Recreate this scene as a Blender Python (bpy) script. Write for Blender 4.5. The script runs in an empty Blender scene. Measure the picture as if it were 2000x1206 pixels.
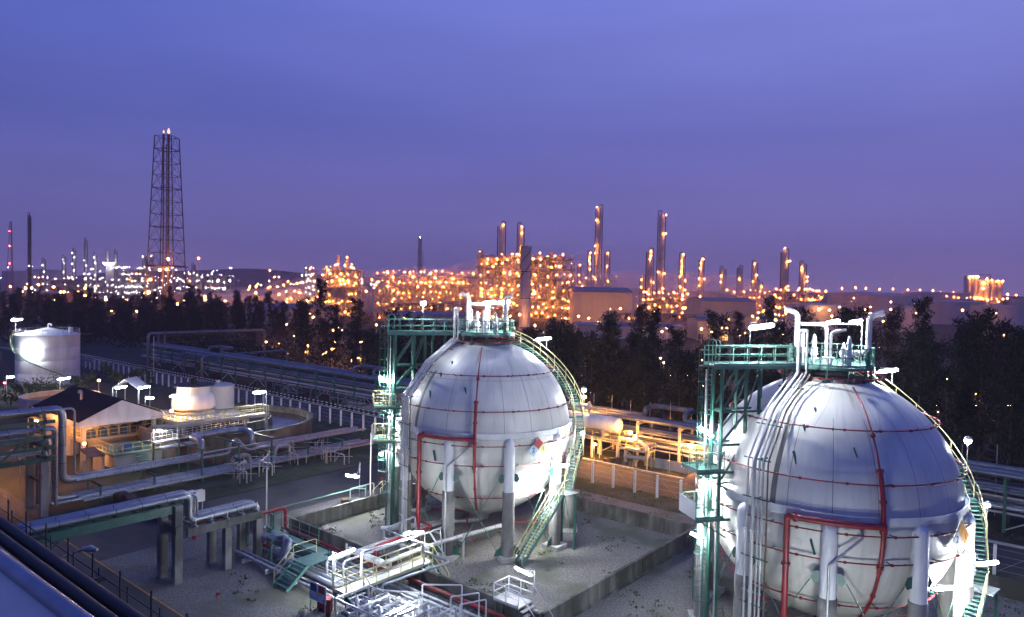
import bpy, math, random
from mathutils import Vector, Matrix
rnd = random.Random(11)
PI = math.pi
sc = bpy.context.scene
COL = sc.collection
V = Vector
# ------------------------------------------------------------------ camera
FPX, PITCH, ROLL, CAMZ = 1398.2, .0325, .0203, 21.47
CAM = V((37.561, -65.846, CAMZ))
_a = math.radians(39.5)
def _w(x, y, z):
    return V((x*math.cos(_a)-y*math.sin(_a), x*math.sin(_a)+y*math.cos(_a), z))
FWD = _w(0, math.cos(PITCH), -math.sin(PITCH))
_r0 = _w(1, 0, 0); _u0 = _r0.cross(FWD)
RGT = _r0*math.cos(ROLL)+_u0*math.sin(ROLL)
UPV = -_r0*math.sin(ROLL)+_u0*math.cos(ROLL)
HF = _w(0, 1, 0)                       # level view direction
HR = _w(1, 0, 0)                       # level direction to the right of the view
VA = math.atan2(HR.y, HR.x)
def ray(x, y): return FWD*FPX+RGT*(x-1000)-UPV*(y-603)
def G(x, y, z=0):
    d = ray(x, y); return CAM+d*((z-CAM.z)/d.z)
def A(x, y, D):
    d = ray(x, y); return CAM+d*(D/d.dot(HF))
cd = bpy.data.cameras.new('camera'); cam = bpy.data.objects.new('camera', cd); COL.objects.link(cam)
cd.sensor_fit = 'HORIZONTAL'; cd.sensor_width = 36; cd.lens = FPX/2000*36
cd.clip_start = .1; cd.clip_end = 12000
M = Matrix.Identity(4)
for i, ax in enumerate((RGT, UPV, -FWD)):
    for j in range(3): M[j][i] = ax[j]
M.translation = CAM
cam.matrix_world = M
sc.camera = cam
# ------------------------------------------------------------------ mesh builder
class MB:
    def __init__(s): s.v = []; s.f = []; s.m = []; s.sm = []
    def _add(s, vs, fs, mi=0, sm=False):
        b = len(s.v); s.v.extend(tuple(p) for p in vs)
        for f in fs: s.f.append(tuple(b+i for i in f)); s.m.append(mi); s.sm.append(sm)
    def box(s, c, size, rz=0, mi=0):
        hx, hy, hz = size[0]/2, size[1]/2, size[2]/2; ca, sa = math.cos(rz), math.sin(rz)
        vs = []
        for z in (-hz, hz):
            for x, y in ((-hx, -hy), (hx, -hy), (hx, hy), (-hx, hy)):
                vs.append((c[0]+x*ca-y*sa, c[1]+x*sa+y*ca, c[2]+z))
        s._add(vs, [(3, 2, 1, 0), (4, 5, 6, 7), (0, 1, 5, 4), (1, 2, 6, 5), (2, 3, 7, 6), (3, 0, 4, 7)], mi)
    def b2(s, x0, x1, y0, y1, z0, z1, mi=0): s.box(((x0+x1)/2, (y0+y1)/2, (z0+z1)/2), (abs(x1-x0), abs(y1-y0), abs(z1-z0)), 0, mi)
    def beam(s, p0, p1, w, h=None, mi=0):
        h = h or w; p0 = V(p0); p1 = V(p1); d = (p1-p0)
        if d.length < 1e-6: return
        d.normalize(); up = V((0, 0, 1)) if abs(d.z) < .98 else V((0, 1, 0))
        x = d.cross(up).normalized(); y = x.cross(d)
        vs = [p+x*(a*w/2)+y*(b*h/2) for p in (p0, p1) for a, b in ((-1, -1), (1, -1), (1, 1), (-1, 1))]
        s._add(vs, [(3, 2, 1, 0), (4, 5, 6, 7), (0, 1, 5, 4), (1, 2, 6, 5), (2, 3, 7, 6), (3, 0, 4, 7)], mi)
    def tube(s, pts, r, n=8, closed=False, mi=0):
        pts = [V(p) for p in pts]; N = len(pts)
        if N < 2: return
        T = []
        for i in range(N):
            a = pts[i]-pts[i-1] if (i or closed) else pts[1]-pts[0]
            b = pts[(i+1) % N]-pts[i] if (i < N-1 or closed) else a
            t = a.normalized()+b.normalized(); T.append(t.normalized() if t.length > 1e-6 else a.normalized())
        up = V((0, 0, 1)) if abs(T[0].z) < .9 else V((1, 0, 0))
        x = T[0].cross(up).normalized(); rings = []
        for i in range(N):
            x = (x-T[i]*x.dot(T[i])).normalized(); y = T[i].cross(x)
            rr = r[i] if isinstance(r, (list, tuple)) else r
            rings.append([pts[i]+(x*math.cos(2*PI*k/n)+y*math.sin(2*PI*k/n))*rr for k in range(n)])
        vs = [p for q in rings for p in q]; fs = []
        for i in range(N if closed else N-1):
            j = (i+1) % N
            for k in range(n): l = (k+1) % n; fs.append((i*n+k, i*n+l, j*n+l, j*n+k))
        s._add(vs, fs, mi, n > 5)
        if not closed:
            s._add(rings[0], [tuple(range(n-1, -1, -1))], mi); s._add(rings[-1], [tuple(range(n))], mi)
    def pipe(s, pts, r, bend=None, n=8, mi=0):
        s.tube(fillet(pts, bend or r*3), r, n, False, mi)
    def lathe(s, prof, c=(0, 0, 0), n=24, mi=0, sharp=35, a0=0, a1=2*PI):
        full = abs(a1-a0-2*PI) < 1e-6; groups = [[prof[0]]]
        for i in range(1, len(prof)):
            groups[-1].append(prof[i])
            if i < len(prof)-1:
                d0 = math.atan2(prof[i][1]-prof[i-1][1], prof[i][0]-prof[i-1][0]); d1 = math.atan2(prof[i+1][1]-prof[i][1], prof[i+1][0]-prof[i][0])
                dd = abs((d1-d0+PI) % (2*PI)-PI)
                if math.degrees(dd) > sharp: groups.append([prof[i]])
        m = n if full else n+1
        for g in groups:
            vs = []; fs = []
            for (r, z) in g:
                for k in range(m):
                    a = a0+(a1-a0)*k/n; vs.append((c[0]+r*math.cos(a), c[1]+r*math.sin(a), c[2]+z))
            for i in range(len(g)-1):
                for k in range(n):
                    l = (k+1) % m; fs.append((i*m+k, i*m+l, (i+1)*m+l, (i+1)*m+k))
            s._add(vs, fs, mi, True)
    def cyl(s, p0, p1, r, n=12, mi=0): s.tube([p0, p1], r, n, False, mi)
    def disc(s, c, r, n=32, mi=0): s._add([(c[0]+r*math.cos(2*PI*k/n), c[1]+r*math.sin(2*PI*k/n), c[2]) for k in range(n)], [tuple(range(n))], mi)
    def poly(s, pts, mi=0): s._add(pts, [tuple(range(len(pts)))], mi)
    def prism(s, pts, z0, z1, mi=0):
        n = len(pts); vs = [(p[0], p[1], z0) for p in pts]+[(p[0], p[1], z1) for p in pts]
        s._add(vs, [tuple(range(n-1, -1, -1)), tuple(range(n, 2*n))]+[(k, (k+1) % n, n+(k+1) % n, n+k) for k in range(n)], mi)
    def drum(s, p0, p1, r, n=18, mi=0):      # vessel with domed ends
        p0 = V(p0); p1 = V(p1); d = (p1-p0).normalized(); L = r*.45; pts = []; rs = []
        for k in range(4): a = k/4*PI/2; pts.append(p0-d*L*math.cos(a)); rs.append(max(.02, r*math.sin(a)))
        pts += [p0, p1]; rs += [r, r]
        for k in range(3, -1, -1): a = k/4*PI/2; pts.append(p1+d*L*math.cos(a)); rs.append(max(.02, r*math.sin(a)))
        s.tube(pts, rs, n, False, mi)
    def rail(s, pts, h=1.1, sp=1.4, r=.028, closed=False, mid=1, kick=True, mi=0, n=5):
        pts = [V(p) for p in pts]
        if closed: pts = pts+[pts[0]]
        Z = V((0, 0, 1))
        s.tube([p+Z*h for p in pts], r*1.15, n, False, mi)
        for q in range(mid): s.tube([p+Z*h*(q+1)/(mid+1) for p in pts], r*.85, n, False, mi)
        for a, b in zip(pts[:-1], pts[1:]):
            k = max(1, round((b-a).length/sp))
            for i in range(k+1):
                if i == k and b is not pts[-1]: continue
                p = a.lerp(b, i/k); s.tube([p-Z*.02, p+Z*h], r, n, False, mi)
            if kick: s.beam(a+Z*.06, b+Z*.06, .012, .12, mi)
    def build(s, name, mats, parent=None, sub=None):
        me = bpy.data.meshes.new(name); o0 = V((0, 0, 0))
        if parent is not None: o0 = WORG.get(parent.name, V((0, 0, 0)))
        me.from_pydata([(p[0]-o0.x, p[1]-o0.y, p[2]-o0.z) for p in s.v], [], s.f)
        for m in (mats if isinstance(mats, (list, tuple)) else [mats]): me.materials.append(MT[m] if isinstance(m, str) else m)
        me.polygons.foreach_set('material_index', s.m); me.polygons.foreach_set('use_smooth', s.sm)
        me.update()
        o = bpy.data.objects.new(name, me); COL.objects.link(o)
        if parent is not None: o.parent = parent; WORG[o.name] = o0
        return o
WORG = {}
def build_each(mb, name, m, parent):
    par = list(range(len(mb.v)))
    def find(a):
        while par[a] != a: par[a] = par[par[a]]; a = par[a]
        return a
    for f in mb.f:
        for b in f[1:]: par[find(f[0])] = find(b)
    gr = {}
    for i, f in enumerate(mb.f): gr.setdefault(find(f[0]), []).append(i)
    for ids in gr.values():
        q = MB(); mp = {}
        for i in ids:
            for a in mb.f[i]:
                if a not in mp: mp[a] = len(q.v); q.v.append(mb.v[a])
            q.f.append(tuple(mp[a] for a in mb.f[i])); q.m.append(mb.m[i]); q.sm.append(mb.sm[i])
        q.build(name, m, parent)
def fillet(pts, rad, n=5):
    pts = [V(p) for p in pts]; out = [pts[0]]
    for i in range(1, len(pts)-1):
        a, p, b = pts[i-1], pts[i], pts[i+1]; d0 = (a-p); d1 = (b-p); l0, l1 = d0.length, d1.length
        if l0 < 1e-4 or l1 < 1e-4: continue
        d0 /= l0; d1 /= l1; ang = math.acos(max(-1, min(1, d0.dot(d1))))
        if ang > PI-.05 or ang < .05: out.append(p); continue
        t = min(rad/math.tan(ang/2), l0*.48, l1*.48); q0 = p+d0*t; q1 = p+d1*t
        for k in range(n+1):
            u = k/n; out.append(q0*(1-u)**2+p*2*u*(1-u)+q1*u*u)
    out.append(pts[-1]); return out
def tag(o, label, cat, group=None, kind=None):
    if label: o['label'] = label
    if cat: o['category'] = cat
    if group: o['group'] = group
    if kind: o['kind'] = kind
    return o
def thing(name, label, cat, loc=(0, 0, 0), group=None):
    o = bpy.data.objects.new(name, None); COL.objects.link(o); o.location = loc; o.empty_display_size = .2
    WORG[o.name] = V(loc); return tag(o, label, cat, group)
def struct(name, mb, m):
    o = mb.build(name, m); o['kind'] = 'structure'; return o
def copy_tree(o, parent=None):
    c = o.copy(); COL.objects.link(c)
    if parent is not None: c.parent = parent
    for ch in list(KIDS(o)): copy_tree(ch, c)
    return c
def KIDS(o): return [x for x in bpy.data.objects if x.parent is o] if False else o.children
# ------------------------------------------------------------------ materials
MT = {}
def mat(name, c1, c2=None, rough=.55, metal=0, scale=2.0, streak=1.0, bump=0.0, bscale=None, det=5, lo=.35, hi=.65, c3=None, s3=.15, spec=None):
    m = bpy.data.materials.new(name); m.use_nodes = True; nt = m.node_tree; b = nt.nodes['Principled BSDF']; L = nt.links.new
    b.inputs['Roughness'].default_value = rough; b.inputs['Metallic'].default_value = metal
    if spec is not None: b.inputs['Specular IOR Level'].default_value = spec
    c2 = c2 or tuple(x*.75 for x in c1)
    tc = nt.nodes.new('ShaderNodeTexCoord'); mp = nt.nodes.new('ShaderNodeMapping'); mp.inputs['Scale'].default_value = (1, 1, streak)
    L(tc.outputs['Object'], mp.inputs['Vector'])
    nz = nt.nodes.new('ShaderNodeTexNoise'); nz.inputs['Scale'].default_value = scale; nz.inputs['Detail'].default_value = det; L(mp.outputs[0], nz.inputs['Vector'])
    rp = nt.nodes.new('ShaderNodeValToRGB'); rp.color_ramp.elements[0].position = lo; rp.color_ramp.elements[1].position = hi
    rp.color_ramp.elements[0].color = (*c2, 1); rp.color_ramp.elements[1].color = (*c1, 1)
    L(nz.outputs['Fac'], rp.inputs['Fac']); out = rp.outputs['Color']
    if c3:
        n3 = nt.nodes.new('ShaderNodeTexNoise'); n3.inputs['Scale'].default_value = s3; n3.inputs['Detail'].default_value = 6; L(tc.outputs['Object'], n3.inputs['Vector'])
        r3 = nt.nodes.new('ShaderNodeValToRGB'); r3.color_ramp.elements[0].position = .5; r3.color_ramp.elements[1].position = .62; L(n3.outputs['Fac'], r3.inputs['Fac'])
        mx = nt.nodes.new('ShaderNodeMix'); mx.data_type = 'RGBA'; L(r3.outputs['Color'], mx.inputs['Factor']); L(out, mx.inputs['A']); mx.inputs['B'].default_value = (*c3, 1); out = mx.outputs['Result']
    L(out, b.inputs['Base Color'])
    if bump:
        nb = nt.nodes.new('ShaderNodeTexNoise'); nb.inputs['Scale'].default_value = bscale or scale*4; nb.inputs['Detail'].default_value = 4; L(tc.outputs['Object'], nb.inputs['Vector'])
        bp = nt.nodes.new('ShaderNodeBump'); bp.inputs['Strength'].default_value = bump; bp.inputs['Distance'].default_value = .05; L(nb.outputs['Fac'], bp.inputs['Height']); L(bp.outputs[0], b.inputs['Normal'])
    MT[name] = m; return m
def emit(name, col, s):
    m = bpy.data.materials.new(name); m.use_nodes = True; nt = m.node_tree; nt.nodes.remove(nt.nodes['Principled BSDF'])
    e = nt.nodes.new('ShaderNodeEmission'); e.inputs['Color'].default_value = (*col, 1); e.inputs['Strength'].default_value = s
    nt.links.new(e.outputs[0], nt.nodes['Material Output'].inputs['Surface']); MT[name] = m; return m
mat('white_paint', (.70, .70, .68), (.55, .55, .53), .45, 0, .9, .25)
mat('pipe_white', (.50, .51, .51), (.36, .37, .37), .4, .2, 1.5)
mat('aluminium_cladding', (.31, .325, .36), (.235, .245, .275), .4, .6, .8, 1, bump=.15, bscale=2.5)
mat('pale_roof', (.74, .55, .44), (.64, .48, .39), .6, 0, .5)
mat('green_paint', (.03, .125, .092), (.02, .085, .065), .45, 0, 1.5)
mat('green_light', (.075, .19, .15), (.05, .13, .105), .5, 0, 1.5)
mat('green_dark', (.018, .07, .05), (.012, .045, .034), .5, 0, 1.5)
mat('red_paint', (.28, .018, .026), (.18, .014, .018), .4, 0, 1.5)
mat('yellow_paint', (.58, .53, .27), (.42, .39, .2), .5, 0, 2)
mat('galvanised', (.46, .47, .47), (.33, .34, .34), .45, .5, 3)
mat('grating', (.34, .36, .35), (.22, .23, .23), .6, .3, 4)
mat('concrete', (.26, .25, .225), (.15, .145, .135), .85, 0, .8, .4, bump=.3, bscale=8, c3=(.09, .088, .08), s3=.35)
mat('wall_concrete', (.17, .165, .15), (.065, .066, .058), .9, 0, 1.6, .12, bump=.3, bscale=6, c3=(.045, .046, .038), s3=.25)
mat('pale_concrete', (.42, .41, .38), (.30, .295, .27), .85, 0, 1.2, .3, bump=.2)
mat('gravel', (.205, .19, .17), (.09, .085, .077), .95, 0, 6, bump=.9, bscale=9, det=8, c3=(.085, .09, .06), s3=.22)
mat('asphalt', (.042, .041, .042), (.026, .026, .028), .85, 0, .35, bump=.3, bscale=20, c3=(.062, .058, .056), s3=.12)
mat('soil', (.022, .026, .014), (.012, .015, .009), 1, 0, .12, bump=.6, bscale=1.5, c3=(.035, .03, .022), s3=.03)
mat('lawn', (.032, .05, .016), (.018, .03, .011), 1, 0, 1.2, bump=.8, bscale=12, c3=(.07, .066, .045), s3=.25)
mat('leaf', (.075, .115, .035), (.035, .055, .02), .8, 0, .9)
mat('needle', (.013, .022, .010), (.006, .011, .006), .85, 0, .6)
mat('bark', (.09, .075, .06), (.05, .04, .035), .9, 0, 4, .2)
mat('roof_dark', (.014, .014, .018), (.009, .009, .011), .8, 0, 1.2, spec=.2)
mat('wall_cream', (.60, .55, .45), (.50, .46, .38), .8, 0, .8, .3)
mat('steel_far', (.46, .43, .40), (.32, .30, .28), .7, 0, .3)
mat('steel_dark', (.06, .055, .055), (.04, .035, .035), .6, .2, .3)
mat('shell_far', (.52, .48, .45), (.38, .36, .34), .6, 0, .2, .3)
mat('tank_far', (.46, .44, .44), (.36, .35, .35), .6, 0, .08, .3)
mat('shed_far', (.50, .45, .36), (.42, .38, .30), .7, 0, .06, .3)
mat('rusty_wall', (.15, .10, .07), (.075, .06, .05), .9, 0, .9, .35, c3=(.20, .16, .12), s3=.3)
mat('basin_water', (.02, .026, .03), (.015, .02, .022), .12, 0, .5, bump=.1, bscale=1.2)
mat('glass_dark', (.03, .05, .05), (.02, .03, .03), .15)
mat('black_rubber', (.012, .012, .014), (.008, .008, .01), .6)
mat('blue_plastic', (.03, .09, .2), (.02, .06, .14), .5)
mat('dark_steel_rail', (.03, .035, .05), (.02, .024, .035), .5, .4)
mat('line_yellow', (.45, .27, .04), (.25, .16, .04), .8, 0, 2)
mat('line_white', (.6, .6, .58), (.4, .4, .38), .8, 0, 2)
mat('sign_red', (.42, .05, .05), None, .5); mat('sign_blue', (.42, .58, .72), None, .5); mat('sign_yellow', (.72, .68, .30), None, .5); mat('sign_white', (.75, .75, .76), None, .5); mat('sign_orange', (.62, .30, .08), None, .5); mat('ink', (.02, .03, .06), None, .6)
mat('hill_green', (.03, .04, .03), (.02, .028, .022), 1, 0, .005)
mat('green_slab', (.10, .26, .19), (.07, .17, .13), .7, 0, .6)
mat('roof_grey', (.20, .20, .22), (.14, .14, .16), .6, .2, .1)
emit('tube_white', (.86, .94, 1.0), 420)
emit('tube_strong', (.90, .95, 1.0), 820)
emit('tube_warm', (1.0, .76, .48), 480)
emit('sodium', (1.0, .29, .042), 950)
emit('sodium_near', (1.0, .40, .07), 2600)
emit('sodium_yard', (1.0, .36, .06), 800)
emit('mercury', (.90, .92, 1.0), 200)
emit('beacon_red', (1.0, .07, .06), 50)
emit('tube_dim', (.88, .94, 1.0), 150)
emit('sodium_flood', (1.0, .34, .06), 1900)
mat('pipe_dusk', (.15, .17, .21), (.09, .10, .13), .4, .4, 1.2)
emit('flame', (1.0, .45, .28), 2.6)
emit('window_lit', (1.0, .55, .12), 2.2)
# sphere shells: stains and streaks plus real panel seams drawn by azimuth on the insulated dome
def shell_mat(name, seams):
    m = mat(name, (.68, .665, .59), (.56, .55, .485), .42, .0, .55, .22); nt = m.node_tree; L = nt.links.new; b = nt.nodes['Principled BSDF']
    src = b.inputs['Base Color'].links[0].from_socket
    tc = nt.nodes.new('ShaderNodeTexCoord'); sp = nt.nodes.new('ShaderNodeSeparateXYZ'); L(tc.outputs['Object'], sp.inputs[0])
    def mth(op, a, bb=None):
        n = nt.nodes.new('ShaderNodeMath'); n.operation = op
        for i, q in enumerate((a, bb)):
            if q is None: continue
            if isinstance(q, (int, float)): n.inputs[i].default_value = q
            else: L(q, n.inputs[i])
        return n.outputs[0]
    az = mth('ARCTAN2', sp.outputs['X'], sp.outputs['Y'])
    # soft dirt streaks running down
    cx = nt.nodes.new('ShaderNodeCombineXYZ'); L(mth('MULTIPLY', az, 14.0), cx.inputs[0]); L(mth('MULTIPLY', sp.outputs['Z'], .25), cx.inputs[1])
    nz = nt.nodes.new('ShaderNodeTexNoise'); nz.inputs['Scale'].default_value = 1.6; nz.inputs['Detail'].default_value = 4; L(cx.outputs[0], nz.inputs['Vector'])
    rp = nt.nodes.new('ShaderNodeValToRGB'); rp.color_ramp.elements[0].position = .52; rp.color_ramp.elements[1].position = .78; L(nz.outputs['Fac'], rp.inputs['Fac'])
    mx = nt.nodes.new('ShaderNodeMix'); mx.data_type = 'RGBA'; L(mth('MULTIPLY', rp.outputs['Color'], .5), mx.inputs['Factor']); L(src, mx.inputs['A']); mx.inputs['B'].default_value = (.34, .325, .28, 1); out = mx.outputs['Result']
    if seams:                          # rust runs below the crown ring
        rx = nt.nodes.new('ShaderNodeCombineXYZ'); L(mth('MULTIPLY', az, 3.2), rx.inputs[0]); L(mth('MULTIPLY', sp.outputs['Z'], .10), rx.inputs[1])
        rn = nt.nodes.new('ShaderNodeTexNoise'); rn.inputs['Scale'].default_value = 3.1; rn.inputs['Detail'].default_value = 6; L(rx.outputs[0], rn.inputs['Vector'])
        rr_ = nt.nodes.new('ShaderNodeValToRGB'); rr_.color_ramp.elements[0].position = .60; rr_.color_ramp.elements[1].position = .70; L(rn.outputs['Fac'], rr_.inputs['Fac'])
        rz = nt.nodes.new('ShaderNodeMapRange'); L(sp.outputs['Z'], rz.inputs[0]); rz.inputs[1].default_value = 13.6; rz.inputs[2].default_value = 16.2
        m4 = nt.nodes.new('ShaderNodeMix'); m4.data_type = 'RGBA'; L(mth('MULTIPLY', mth('MULTIPLY', rr_.outputs['Color'], rz.outputs[0]), .8), m4.inputs['Factor']); L(out, m4.inputs['A']); m4.inputs['B'].default_value = (.30, .17, .07, 1); out = m4.outputs['Result']
        fr = mth('FRACT', mth('MULTIPLY', az, 20/(2*PI))); ln = mth('LESS_THAN', fr, .016)
        lo = mth('LESS_THAN', sp.outputs['Z'], 14.3); ln = mth('MULTIPLY', ln, lo)
        f2 = mth('FRACT', mth('ADD', mth('MULTIPLY', az, 10/(2*PI)), mth('MULTIPLY', sp.outputs['Z'], .16))); l2 = mth('MULTIPLY', mth('LESS_THAN', f2, .012), mth('GREATER_THAN', sp.outputs['Z'], 13.8))
        l3 = mth('LESS_THAN', mth('ABSOLUTE', mth('SUBTRACT', sp.outputs['Z'], 13.8)), .02)
        wide = mth('MULTIPLY', mth('LESS_THAN', mth('ABSOLUTE', mth('SUBTRACT', az, -3.03)), .022), lo)
        tot = mth('MAXIMUM', mth('MAXIMUM', ln, wide), mth('MULTIPLY', mth('MAXIMUM', l2, l3), .45))
        m2 = nt.nodes.new('ShaderNodeMix'); m2.data_type = 'RGBA'; L(mth('MULTIPLY', tot, .85), m2.inputs['Factor']); L(out, m2.inputs['A']); m2.inputs['B'].default_value = (.06, .06, .055, 1); out = m2.outputs['Result']
    L(out, b.inputs['Base Color'])
shell_mat('shell_upper', True); shell_mat('shell_lower', False)
# ------------------------------------------------------------------ lamps
def lamp_head(parent, p, ax, L=1.2, m='tube_white', r=.11, tilt=0):
    r *= .95; p = V(p); ax = (V(ax)+V((0, 0, .12))).normalized(); L *= 1.1; ax = V(ax).normalized(); e0 = p-ax*L/2; e1 = p+ax*L/2
    h = MB(); Z = V((0, 0, r*1.25)); h.beam(e0+Z*.85+ax*L*.05, e1+Z*.85-ax*L*.05, r*.9, r*.35)
    ho = h.build('lamp_head', 'galvanised', parent)
    t = MB(); t.tube([e0+ax*L*q for q in (0, .05, .2, .5, .8, .95, 1)], [r*.35, r*.75, r, r*1.05, r, r*.75, r*.35], 8); t.build('lamp_tube', m, ho)
def globe_head(parent, p, r=.2, m='tube_white'):
    h = MB(); h.lathe([(.02, r*1.5), (r*1.1, r*1.1), (r*1.2, r*.6)], p, 10); ho = h.build('lamp_head', 'galvanised', parent)
    t = MB(); t.lathe([(.01, -r*.9), (r*.7, -r*.65), (r, 0), (r*.8, r*.5), (.02, r*.75)], p, 10); t.build('lamp_bulb', m, ho)
def lamp_post(label, head, base, ax=(1, 0, 0), L=1.2, m='tube_white', r=.11, globe=0, group=None, cat='lamp', pm='galvanised', pr=.04, arm=.5):
    head = V(head); base = V(base); t = thing('lamp_post', label, cat, base, group); ax = V(ax).normalized(); p = MB()
    if globe:
        p.tube([base, V((base.x, base.y, head.z-.1)), head+V((0, 0, .1))], pr, 6); p.build('pole', pm, t); globe_head(t, head, globe, m)
    else:
        e = head-ax*(L/2-.05)+V((0, 0, r*1.7)); top = V((base.x, base.y, e.z))
        p.tube(fillet([base, top, e, e+ax*.4], .25), pr, 6); p.build('pole', pm, t); lamp_head(t, head, ax, L, m, r)
    return t
IR = V(HR)                                # direction that runs to the right in the view
def iax(deg): return (HR*math.cos(math.radians(deg))+HF*math.sin(math.radians(deg)))
HAZE = .00022; SKYMIX = .02
# ------------------------------------------------------------------ storage spheres with their access gear
def text_mesh(name, body, size, mat_, parent, M4):
    cu = bpy.data.curves.new(name, 'FONT'); cu.body = body; cu.size = size; cu.align_x = 'CENTER'; cu.align_y = 'CENTER'; cu.extrude = .004
    tmp = bpy.data.objects.new(name+'_src', cu); COL.objects.link(tmp)
    dg = bpy.context.evaluated_depsgraph_get(); me = bpy.data.meshes.new_from_object(tmp.evaluated_get(dg))
    bpy.data.objects.remove(tmp); me.transform(M4); me.materials.clear(); me.materials.append(MT[mat_])
    o = bpy.data.objects.new(name, me); COL.objects.link(o); o.parent = parent; return o
def sphere_unit(cx, cy, zc, zt, colphi, which, other):
    D2R = math.radians; R = 7.5; C0 = V((cx, cy, 0))
    def P(phi, r, z): a = D2R(phi); return V((cx+r*math.sin(a), cy-r*math.cos(a), z))
    def er(phi): a = D2R(phi); return V((math.sin(a), -math.cos(a), 0))
    def et(phi): a = D2R(phi); return V((math.cos(a), math.sin(a), 0))
    def rs(dz): return math.sqrt(max(0, R*R-dz*dz))
    ZL = zc+.72                                   # girth ledge
    t = thing('storage_sphere', f'white spherical gas tank on concrete clad legs, the {which}', 'storage tank', C0, 'spherical gas tanks')
    lo = MB(); prof = []
    aL = math.asin(.68/R)
    for k in range(41): a = -PI/2+(aL+PI/2)*k/40; prof.append((max(.01, R*math.cos(a)), zc+R*math.sin(a)))
    lo.lathe(prof, (cx, cy, 0), 96, sharp=80); lo.build('lower_shell', 'shell_lower', t)
    up = MB(); prof = []
    for k in range(33): a = aL+(PI/2-aL)*k/32; prof.append((max(.01, (R-.03)*math.cos(a)), zc+(R-.03)*math.sin(a)))
    up.lathe(prof, (cx, cy, 0), 96, sharp=80); up.build('upper_shell', 'shell_upper', t)
    rm = MB(); rm.lathe([(R-.05, ZL-.55), (R+.14, ZL-.42), (R+.17, ZL+.02), (R+.11, ZL+.02), (R+.1, ZL-.08), (R-.06, ZL-.08)], (cx, cy, 0), 96); rm.build('girth_rim', 'white_paint', t)
    # legs
    zg = zc-2.75
    for k in range(10):
        ph = colphi+36*k; b = P(ph, R+.1, 0)
        c = MB(); c.lathe([(.01, zc+.38), (.2, zc+.28), (.34, zc+.14), (.43, zc-.05), (.44, zc-.3), (.44, zt)], b, 20, sharp=60)
        co = c.build('column', 'white_paint', t)
        fp = MB(); fp.lathe([(.3, zt+.02), (.47, zt), (.49, zt-.05), (.49, .34)], b, 20); fp.build('fireproofing', 'concrete', co)
        pl = MB(); pl.box((b.x, b.y, .18), (1.5, 1.5, .36), D2R(ph)); pl.build('plinth', 'pale_concrete', co)
        gs = MB()
        for s in (-1, 1):
            q = b+et(ph)*s*.5
            e = et(ph)*s; n = er(ph)*.02; base = V((b.x, b.y, zg))+e*.42
            pts = [base+V((0, 0, .3)), base+e*.28+V((0, 0, .26)), base+e*.45-V((0, 0, .1)), base+e*.3-V((0, 0, .38)), base-V((0, 0, .3))]
            gs._add([p+n for p in pts]+[p-n for p in pts], [(0, 1, 2, 3, 4), (9, 8, 7, 6, 5)]+[(i, (i+1) % 5, 5+(i+1) % 5, 5+i) for i in range(5)])
            base = V((b.x, b.y, .36))+e*.5
            pts = [base, base+e*.6, base+e*.45+V((0, 0, .45)), base+V((0, 0, .75))]
            gs._add([p+n for p in pts]+[p-n for p in pts], [(0, 1, 2, 3), (7, 6, 5, 4)]+[(i, (i+1) % 4, 4+(i+1) % 4, 4+i) for i in range(4)])
        build_each(gs, 'gusset', 'green_paint', co)
        for s in (1, -1):
            p0 = V((b.x, b.y, zg-.2))+et(ph)*s*.9; b2 = P(ph+36*s, R+.1, 0); p1 = V((b2.x, b2.y, .72))-et(ph+36*s)*s*.9
            r = MB(); r.tube([p0, p1], .032, 6); m = p0.lerp(p1, .75); d = (p1-p0).normalized()
            r.tube([m-d*.25, m+d*.25], .065, 6); r.build('brace_rod', 'green_light', t)
    # spray water rings
    for dz in (6.45, 4.8, 2.3, -.22, -1.72, -4.5):
        rr = rs(dz)+.35*max(.45, rs(dz)/R); z = zc+dz+.35*dz/R; n = 96
        if dz > 6: rr = 3.05; z = zc+7.45
        g = MB(); g.tube([P(360*k/n, rr, z) for k in range(n)], .042, 6, True)
        for k in range(20):
            a = 36+18*k+5; q = P(a, rr, z); g.tube([q-et(a)*.07, q+et(a)*.07], .085, 6)
            g.tube([P(a+6, rr, z), P(a+6, rr-.14, z-.02)], .04, 5)
        ring = g.build('spray_ring', 'red_paint', t)
        kb = MB()
        for k in range(16):
            a = 40+22.5*k; kb.beam(P(a, rr+.12, z+.1), P(a, rr-.33*max(.5, rs(dz)/R), z-.2*dz/R), .05, .05)
        build_each(kb, 'ring_bracket', 'green_paint', ring)
    ra = 36.3; g = MB(); pts = []
    for k in range(40): d = D2R(64-k*2.9); pts.append(P(ra, (R+.36)*math.cos(d), zc+(R+.36)*math.sin(d)))
    g.tube([pts[i] for i in range(0, 15)], .055, 8); g.tube([pts[i] for i in range(14, 29)], .13, 8); g.tube(pts[28:], .09, 8)
    for i in (9, 14, 18, 22, 27, 32): 
        d = (pts[i+1]-pts[i]).normalized(); g.tube([pts[i]-d*.09, pts[i]+d*.09], .19 if 13 < i < 29 else .13, 10)
    g.build('riser_pipe', 'red_paint', t)
    g = MB(); z = zc+.33; rr = R+.42
    arc = [P(ra-k*(35/12), rr, z) for k in range(13)]; end = arc[-1]
    g.pipe(arc+[V((end.x, end.y, .9))], .17, .45, 10)
    for q in (0, 11): d = (arc[1]-arc[0]).normalized(); g.tube([arc[q]-d*.06, arc[q]+d*.06], .27, 12)
    for zz in (6.5, 3.2): g.tube([V((end.x, end.y, zz-.06)), V((end.x, end.y, zz+.06))], .26, 12)
    g.build('supply_pipe', 'red_paint', t)
    # hazard diamond
    ph = 74.5; n = er(ph); e = et(ph); c = P(ph, R+.42, zc-.65); hd = .96; Zv = V((0, 0, 1))
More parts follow.
